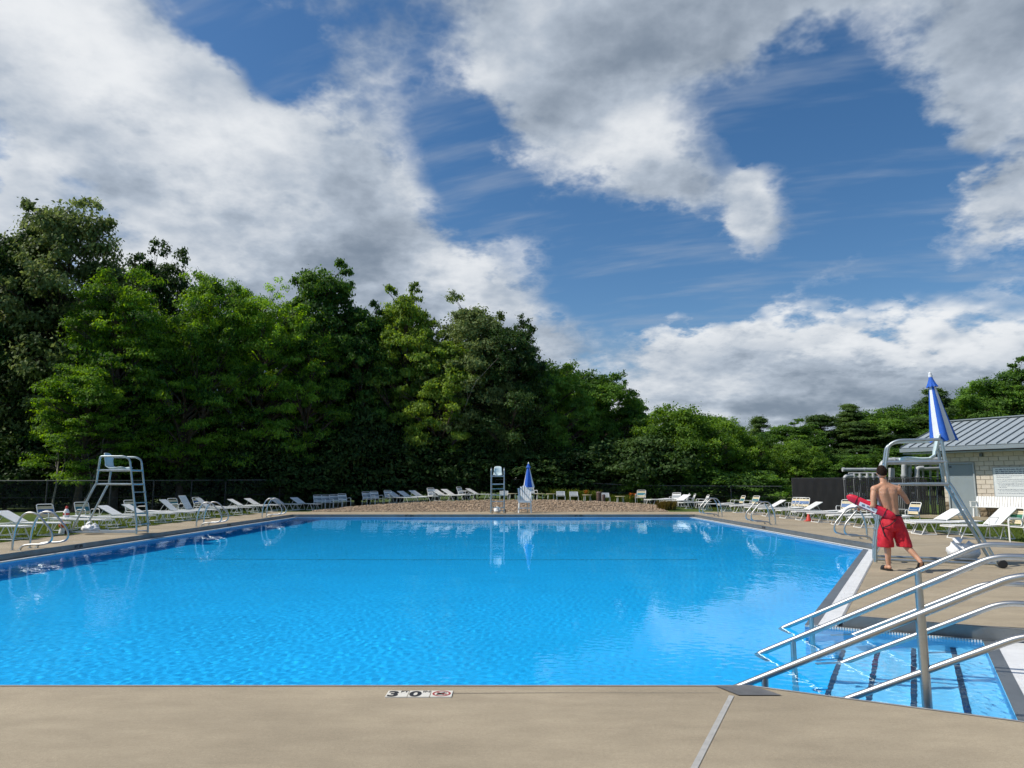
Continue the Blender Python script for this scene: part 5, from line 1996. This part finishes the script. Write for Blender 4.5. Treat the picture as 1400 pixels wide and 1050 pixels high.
def hand(mb, wrist, d, nrm, curl, side):
    """palm, four unequal fingers with bent knuckles and a thumb leaving the side of the palm"""
    d = Vector(d).normalized(); nrm = Vector(nrm); nrm = (nrm - d * nrm.dot(d)).normalized()
    b = d.cross(nrm) * side
    w = Vector(wrist)
    rot = Matrix((d, b, nrm)).transposed()
    mb.sphere(w + d * 0.045, (0.055, 0.042, 0.018), 12, 8, rot)
    for k, (o, ln) in enumerate(((-0.030, 0.062), (-0.010, 0.075), (0.010, 0.080), (0.030, 0.072))):
        p = w + d * 0.085 + b * o
        q = [w + d * 0.05 + b * o * 0.8, p]
        a = 0.0
        for s_ in (0.45, 0.32, 0.25):
            a += curl
            q.append(q[-1] + (d * math.cos(a) - nrm * math.sin(a)) * ln * s_)
        mb.tube(q, [0.010, 0.0095, 0.009, 0.0085, 0.0075], 8)
    q = [w + d * 0.02 + b * 0.030, w + d * 0.045 + b * 0.058 - nrm * 0.01, w + d * 0.075 + b * 0.066 - nrm * 0.028, w + d * 0.095 + b * 0.060 - nrm * 0.045]
    mb.tube(q, [0.013, 0.011, 0.010, 0.008], 8)

def person():
    root = thing('person', 'shirtless person in red shorts walking away with a red rescue tube under one arm', 'person', (6.70, 12.8, 0), R(-4))
    B = MB()
    def ell(c, r, rot=None): B.sphere(c, r, 20, 14, rot)
    # torso as stacked rings (x right, y forward/away, z up); the back faces the camera
    rings = [(0.00, 0.00, 0.86, 0.150, 0.115), (-0.005, 0.00, 0.93, 0.145, 0.105), (-0.01, 0.0, 1.00, 0.140, 0.098), (-0.02, 0.005, 1.08, 0.142, 0.098),
             (-0.03, 0.01, 1.17, 0.156, 0.108), (-0.04, 0.015, 1.26, 0.170, 0.116), (-0.05, 0.015, 1.34, 0.180, 0.118), (-0.055, 0.01, 1.41, 0.176, 0.105),
             (-0.06, 0.01, 1.455, 0.140, 0.082), (-0.065, 0.015, 1.49, 0.085, 0.066), (-0.075, 0.02, 1.53, 0.060, 0.060), (-0.082, 0.03, 1.60, 0.054, 0.057)]
    vs, fs = [], []
    m = 28
    for (cx, cy, z, rx, ry) in rings:
        for j in range(m):
            a = 2 * PI * j / m
            c, s = math.cos(a), math.sin(a)
            e = 2 / 2.5
            X = rx * abs(c) ** e * (1 if c > 0 else -1); Y = ry * abs(s) ** e * (1 if s > 0 else -1)
            # spine furrow down the back and shoulder-blade swell
            if s < 0:
                sp_ = math.exp(-(X / 0.022) ** 2) * 0.014 * (1 if z < 1.44 else 0.2)
                bl = math.exp(-((abs(X) - 0.095) / 0.045) ** 2) * math.exp(-((z - 1.33) / 0.07) ** 2) * 0.016
                Y += sp_ - bl
            vs.append((cx + X, cy + Y, z))
    for i in range(len(rings) - 1):
        for j in range(m):
            fs.append((i * m + j, i * m + (j + 1) % m, (i + 1) * m + (j + 1) % m, (i + 1) * m + j))
    fs.append(tuple(range(m))[::-1]); fs.append(tuple((len(rings) - 1) * m + j for j in range(m)))
    B.add(vs, fs)
    # trapezius and shoulders
    limb(B, [(-0.08, 0.012, 1.51), (-0.16, 0.0, 1.455), (-0.245, 0.0, 1.42)], [0.05, 0.055, 0.060])
    limb(B, [(-0.06, 0.012, 1.51), (0.04, 0.0, 1.455), (0.135, 0.0, 1.42)], [0.05, 0.055, 0.060])
    ell((-0.255, 0.0, 1.405), (0.066, 0.066, 0.072)); ell((0.150, 0.0, 1.405), (0.066, 0.066, 0.072))
    # left arm: clamps the tube against the ribs
    limb(B, [(-0.262, 0.0, 1.40), (-0.300, -0.035, 1.27), (-0.315, -0.05, 1.13)], [0.055, 0.050, 0.041])
    limb(B, [(-0.315, -0.05, 1.13), (-0.345, 0.06, 1.085), (-0.385, 0.19, 1.075)], [0.041, 0.042, 0.027])
    hand(B, (-0.385, 0.19, 1.075), (-0.35, 0.85, 0.05), (-0.25, -0.05, -1), -0.65, -1)
    # right arm: elbow out, hand raised in front
    limb(B, [(0.158, 0.0, 1.40), (0.235, 0.0, 1.30), (0.300, 0.02, 1.19)], [0.055, 0.050, 0.041])
    limb(B, [(0.300, 0.02, 1.19), (0.295, 0.13, 1.27), (0.265, 0.22, 1.36)], [0.041, 0.042, 0.027])
    hand(B, (0.265, 0.22, 1.36), (-0.15, 0.25, 0.9), (-0.9, 0.2, -0.1), 0.55, 1)
    # pelvis and legs: left leg carries, right leg trails with the heel up
    ell((0, 0.0, 0.86), (0.165, 0.125, 0.12)); ell((-0.07, -0.05, 0.84), (0.09, 0.08, 0.10)); ell((0.07, -0.05, 0.84), (0.09, 0.08, 0.10))
    limb(B, [(-0.085, 0.0, 0.86), (-0.095, 0.03, 0.66), (-0.100, 0.04, 0.485)], [0.088, 0.080, 0.056])
    limb(B, [(-0.100, 0.04, 0.485), (-0.103, 0.00, 0.36), (-0.100, 0.02, 0.20), (-0.095, 0.03, 0.085)], [0.056, 0.057, 0.044, 0.035])
    limb(B, [(0.085, 0.0, 0.86), (0.115, -0.01, 0.66), (0.150, -0.02, 0.49)], [0.088, 0.080, 0.056])
    limb(B, [(0.150, -0.02, 0.49), (0.205, -0.12, 0.39), (0.262, -0.21, 0.28), (0.300, -0.29, 0.195)], [0.056, 0.057, 0.044, 0.035])
    # feet
    limb(B, [(-0.095, 0.02, 0.065), (-0.10, 0.09, 0.050), (-0.115, 0.19, 0.036)], [0.040, 0.038, 0.030])
    ell((-0.095, -0.005, 0.055), (0.036, 0.042, 0.034))
    limb(B, [(0.302, -0.295, 0.175), (0.302, -0.250, 0.115), (0.304, -0.185, 0.050)], [0.038, 0.036, 0.030])
    # head
    hc = Vector((-0.088, 0.05, 1.705))
    hr = Matrix.Rotation(R(-8), 3, 'Z')
    ell(hc, (0.076, 0.098, 0.112), hr)
    ell(hc + hr @ Vector((0, 0.035, -0.055)), (0.058, 0.066, 0.062), hr)
    ell(hc + hr @ Vector((0, 0.098, -0.010)), (0.014, 0.022, 0.024), hr)
    for s in (-1, 1):
        ell(hc + hr @ Vector((s * 0.078, 0.0, -0.012)), (0.010, 0.020, 0.032), hr)
    body = remeshed('body', B, M['skin'], 0.0062, 5, root)
    # face: eyes and mouth (turned away from the camera)
    for s in (-1, 1):
        MB().sphere(hc + hr @ Vector((s * 0.030, 0.090, 0.008)), (0.011, 0.008, 0.007), 10, 6).build('eye', M['white'], root)
        MB().tube([hc + hr @ Vector((s * 0.046, 0.090, 0.026)), hc + hr @ Vector((s * 0.016, 0.099, 0.030))], 0.004, 5).build('eyebrow', M['hair'], root)
    MB().tube([hc + hr @ Vector((-0.022, 0.092, -0.062)), hc + hr @ Vector((0, 0.099, -0.060)), hc + hr @ Vector((0.022, 0.092, -0.062))], 0.005, 6).build('mouth', M['redfoam'], root)
    # short dark hair over crown and back of the head
    Hh = MB()
    vs, fs = [], []
    mm, kk = 26, 14
    for i in range(kk + 1):
        t = i / kk
        for j in range(mm):
            a = 2 * PI * j / mm
            fwd = 0.5 + 0.5 * math.sin(a)                     # 1 at the forehead
            lim = 2.18 - 1.05 * fwd ** 1.2
            th = t * lim
            k = 1.0 + 0.05 * noise.noise(Vector((math.cos(a) * 5, math.sin(a) * 5, t * 7))) + 0.025 * noise.noise(Vector((math.cos(a) * 16, math.sin(a) * 16, t * 20)))
            vs.append(hc + hr @ Vector((0.088 * math.sin(th) * math.cos(a) * k, -0.004 + 0.110 * math.sin(th) * math.sin(a) * k, 0.012 + 0.120 * math.cos(th) * k)))
    for i in range(kk):
        for j in range(mm):
            fs.append((i * mm + j, (i + 1) * mm + j, (i + 1) * mm + (j + 1) % mm, i * mm + (j + 1) % mm))
    Hh.add(vs, fs)
    hair = Hh.build('hair', M['hair'], root)
    # shorts: waist, seat and two loose legs ending above the knee
    Sh = MB()
    def loft(rows, n_=24):
        vs, fs = [], []
        for (cx, cy, z, rx, ry) in rows:
            for j in range(n_):
                a = 2 * PI * j / n_
                vs.append((cx + rx * math.cos(a), cy + ry * math.sin(a), z))
        for i in range(len(rows) - 1):
            for j in range(n_):
                fs.append((i * n_ + j, i * n_ + (j + 1) % n_, (i + 1) * n_ + (j + 1) % n_, (i + 1) * n_ + j))
        fs.append(tuple(range(n_))[::-1]); fs.append(tuple((len(rows) - 1) * n_ + j for j in range(n_)))
        Sh.add(vs, fs)
    loft([(0.0, -0.005, 0.955, 0.158, 0.118), (0.0, -0.01, 0.90, 0.178, 0.140), (0.0, -0.015, 0.82, 0.195, 0.162), (0.0, -0.015, 0.74, 0.195, 0.160), (0.0, -0.01, 0.68, 0.17, 0.13)])
    loft([(-0.085, -0.005, 0.80, 0.11, 0.135), (-0.112, 0.005, 0.68, 0.122, 0.138), (-0.124, 0.015, 0.54, 0.126, 0.138), (-0.128, 0.02, 0.405, 0.130, 0.140)])
    loft([(0.085, -0.01, 0.80, 0.11, 0.135), (0.122, -0.02, 0.68, 0.120, 0.138), (0.145, -0.03, 0.54, 0.122, 0.138), (0.170, -0.045, 0.415, 0.124, 0.140)])
    sh = remeshed('shorts', Sh, M['shorts'], 0.011, 3, root)
    for v in sh.data.vertices:
        p = v.co
        w_ = 0.5 * noise.noise(Vector((p.x * 22, p.y * 22, p.z * 5))) + 0.5 * noise.noise(Vector((p.x * 9, p.y * 9, p.z * 14 + p.x * 16)))
        amp = 0.016 * sstep(0.95, 0.75, p.z) + 0.004
        cx = -0.11 if p.x < 0 else 0.12
        dd = Vector((p.x - cx, p.y, 0)); dd.normalize()
        v.co = p + dd * w_ * amp
    MB().tube([(0.161 * math.cos(a), -0.005 + 0.121 * math.sin(a), 0.957) for a in [2 * PI * j / 28 for j in range(28)]], 0.014, 8, closed=True).build('waistband', M['black'], root)
    # black slides
    def slide(M4):
        sl_ = MB()
        prof = [(-0.05, -0.10), (0.0, -0.125), (0.045, -0.10), (0.05, 0.0), (0.055, 0.10), (0.03, 0.165), (-0.02, 0.175), (-0.052, 0.12), (-0.048, 0.0)]
        sl_.prism(prof, 0.0, 0.028)
        vs = []
        for k in range(9):
            a = PI * k / 8
            for y in (0.035, 0.115):
                vs.append((0.056 * math.cos(a), y, 0.02 + 0.062 * math.sin(a)))
        sl_.add(vs, [(2 * k, 2 * k + 1, 2 * k + 3, 2 * k + 2) for k in range(8)])
        o = sl_.build('slide_sandal', M['black'], root)
        o.matrix_local = M4
    slide(Matrix.Translation((-0.103, 0.075, 0.0)) @ Matrix.Rotation(R(8), 4, 'Z'))
    slide(Matrix.Translation((0.303, -0.262, 0.078)) @ Matrix.Rotation(R(-56), 4, 'X'))
    # grey band on the wrist
    MB().tube([(-0.371, 0.15, 1.076), (-0.379, 0.175, 1.076)], 0.036, 14).build('wristband', M['greystrap'], root)
    return root
person()

def rescue_tube():
    a, b = Vector((0.00, -0.17, 0.92)), Vector((-0.66, 0.22, 1.29))
    d = (b - a).normalized()
    side = Vector((0.45, 0.75, 0.25)); side = (side - d * side.dot(d)).normalized()
    up = side.cross(d)
    if up.z < 0: up, side = -up, -side
    base = Matrix.Translation((6.70, 12.8, 0)) @ Matrix.Rotation(R(-4), 4, 'Z')
    rot = Matrix((d, side, up)).transposed().to_4x4()
    t = thing('rescue_tube', 'red foam rescue tube with a white patch held under the arm of the walking person', 'rescue tube', (0, 0, 0))
    t.matrix_world = base @ Matrix.Translation((a + b) / 2) @ rot
    Lg = 0.86
    mb = MB()
    rows = []
    n_ = 16
    vs, fs = [], []
    m = 24
    for i in range(m + 1):
        u = -1 + 2 * i / m
        w = 0.064 * (1 - abs(u) ** 6) ** 0.5 + 0.001
        h = 0.062 * (1 - abs(u) ** 8) ** 0.5 + 0.001
        for j in range(n_):
            q = 2 * PI * j / n_
            c, s = math.cos(q), math.sin(q)
            vs.append((u * Lg / 2, h * abs(c) ** 0.6 * (1 if c > 0 else -1) * 0.8, w * 1.2 * abs(s) ** 0.6 * (1 if s > 0 else -1)))
    for i in range(m):
        for j in range(n_):
            fs.append((i * n_ + j, i * n_ + (j + 1) % n_, (i + 1) * n_ + (j + 1) % n_, (i + 1) * n_ + j))
    fs.append(tuple(range(n_))[::-1]); fs.append(tuple(m * n_ + j for j in range(n_)))
    mb.add(vs, fs)
    mb.build('foam_body', M['redfoam'], t)
    # white printed patch with dark marks, on the face turned to the camera
    pt = MB()
    pt.box((0.03, -0.0505, -0.015), (0.30, 0.006, 0.075)); pt.build('white_patch', M['umbwhite'], t, smooth=False)
    mk = MB()
    for k in range(3):
        mk.box((-0.06 + k * 0.085, -0.0545, -0.015 + 0.010 * (k % 2)), (0.05, 0.003, 0.020 + 0.008 * (k % 3)), Matrix.Rotation(0.3 * (k - 1), 3, 'Y'))
    mk.build('patch_print', M['printgrey'], t, smooth=False)
    for x in (-0.25, 0.24):
        MB().tube([(x, 0.060 * math.cos(q) * 0.9, 0.084 * math.sin(q)) for q in [2 * PI * k / 20 for k in range(20)]], 0.008, 6, closed=True).build('black_strap', M['black'], t)
    # tow line hanging from the rear end over the shorts
    MB().tube(fillet([(-0.44, -0.01, -0.03), (-0.40, -0.12, -0.13), (-0.30, -0.10, -0.24), (-0.42, -0.16, -0.36), (-0.36, -0.12, -0.30), (-0.20, -0.07, -0.12)], 0.05, 4), 0.009, 6).build('tow_line', M['black'], t)
rescue_tube()
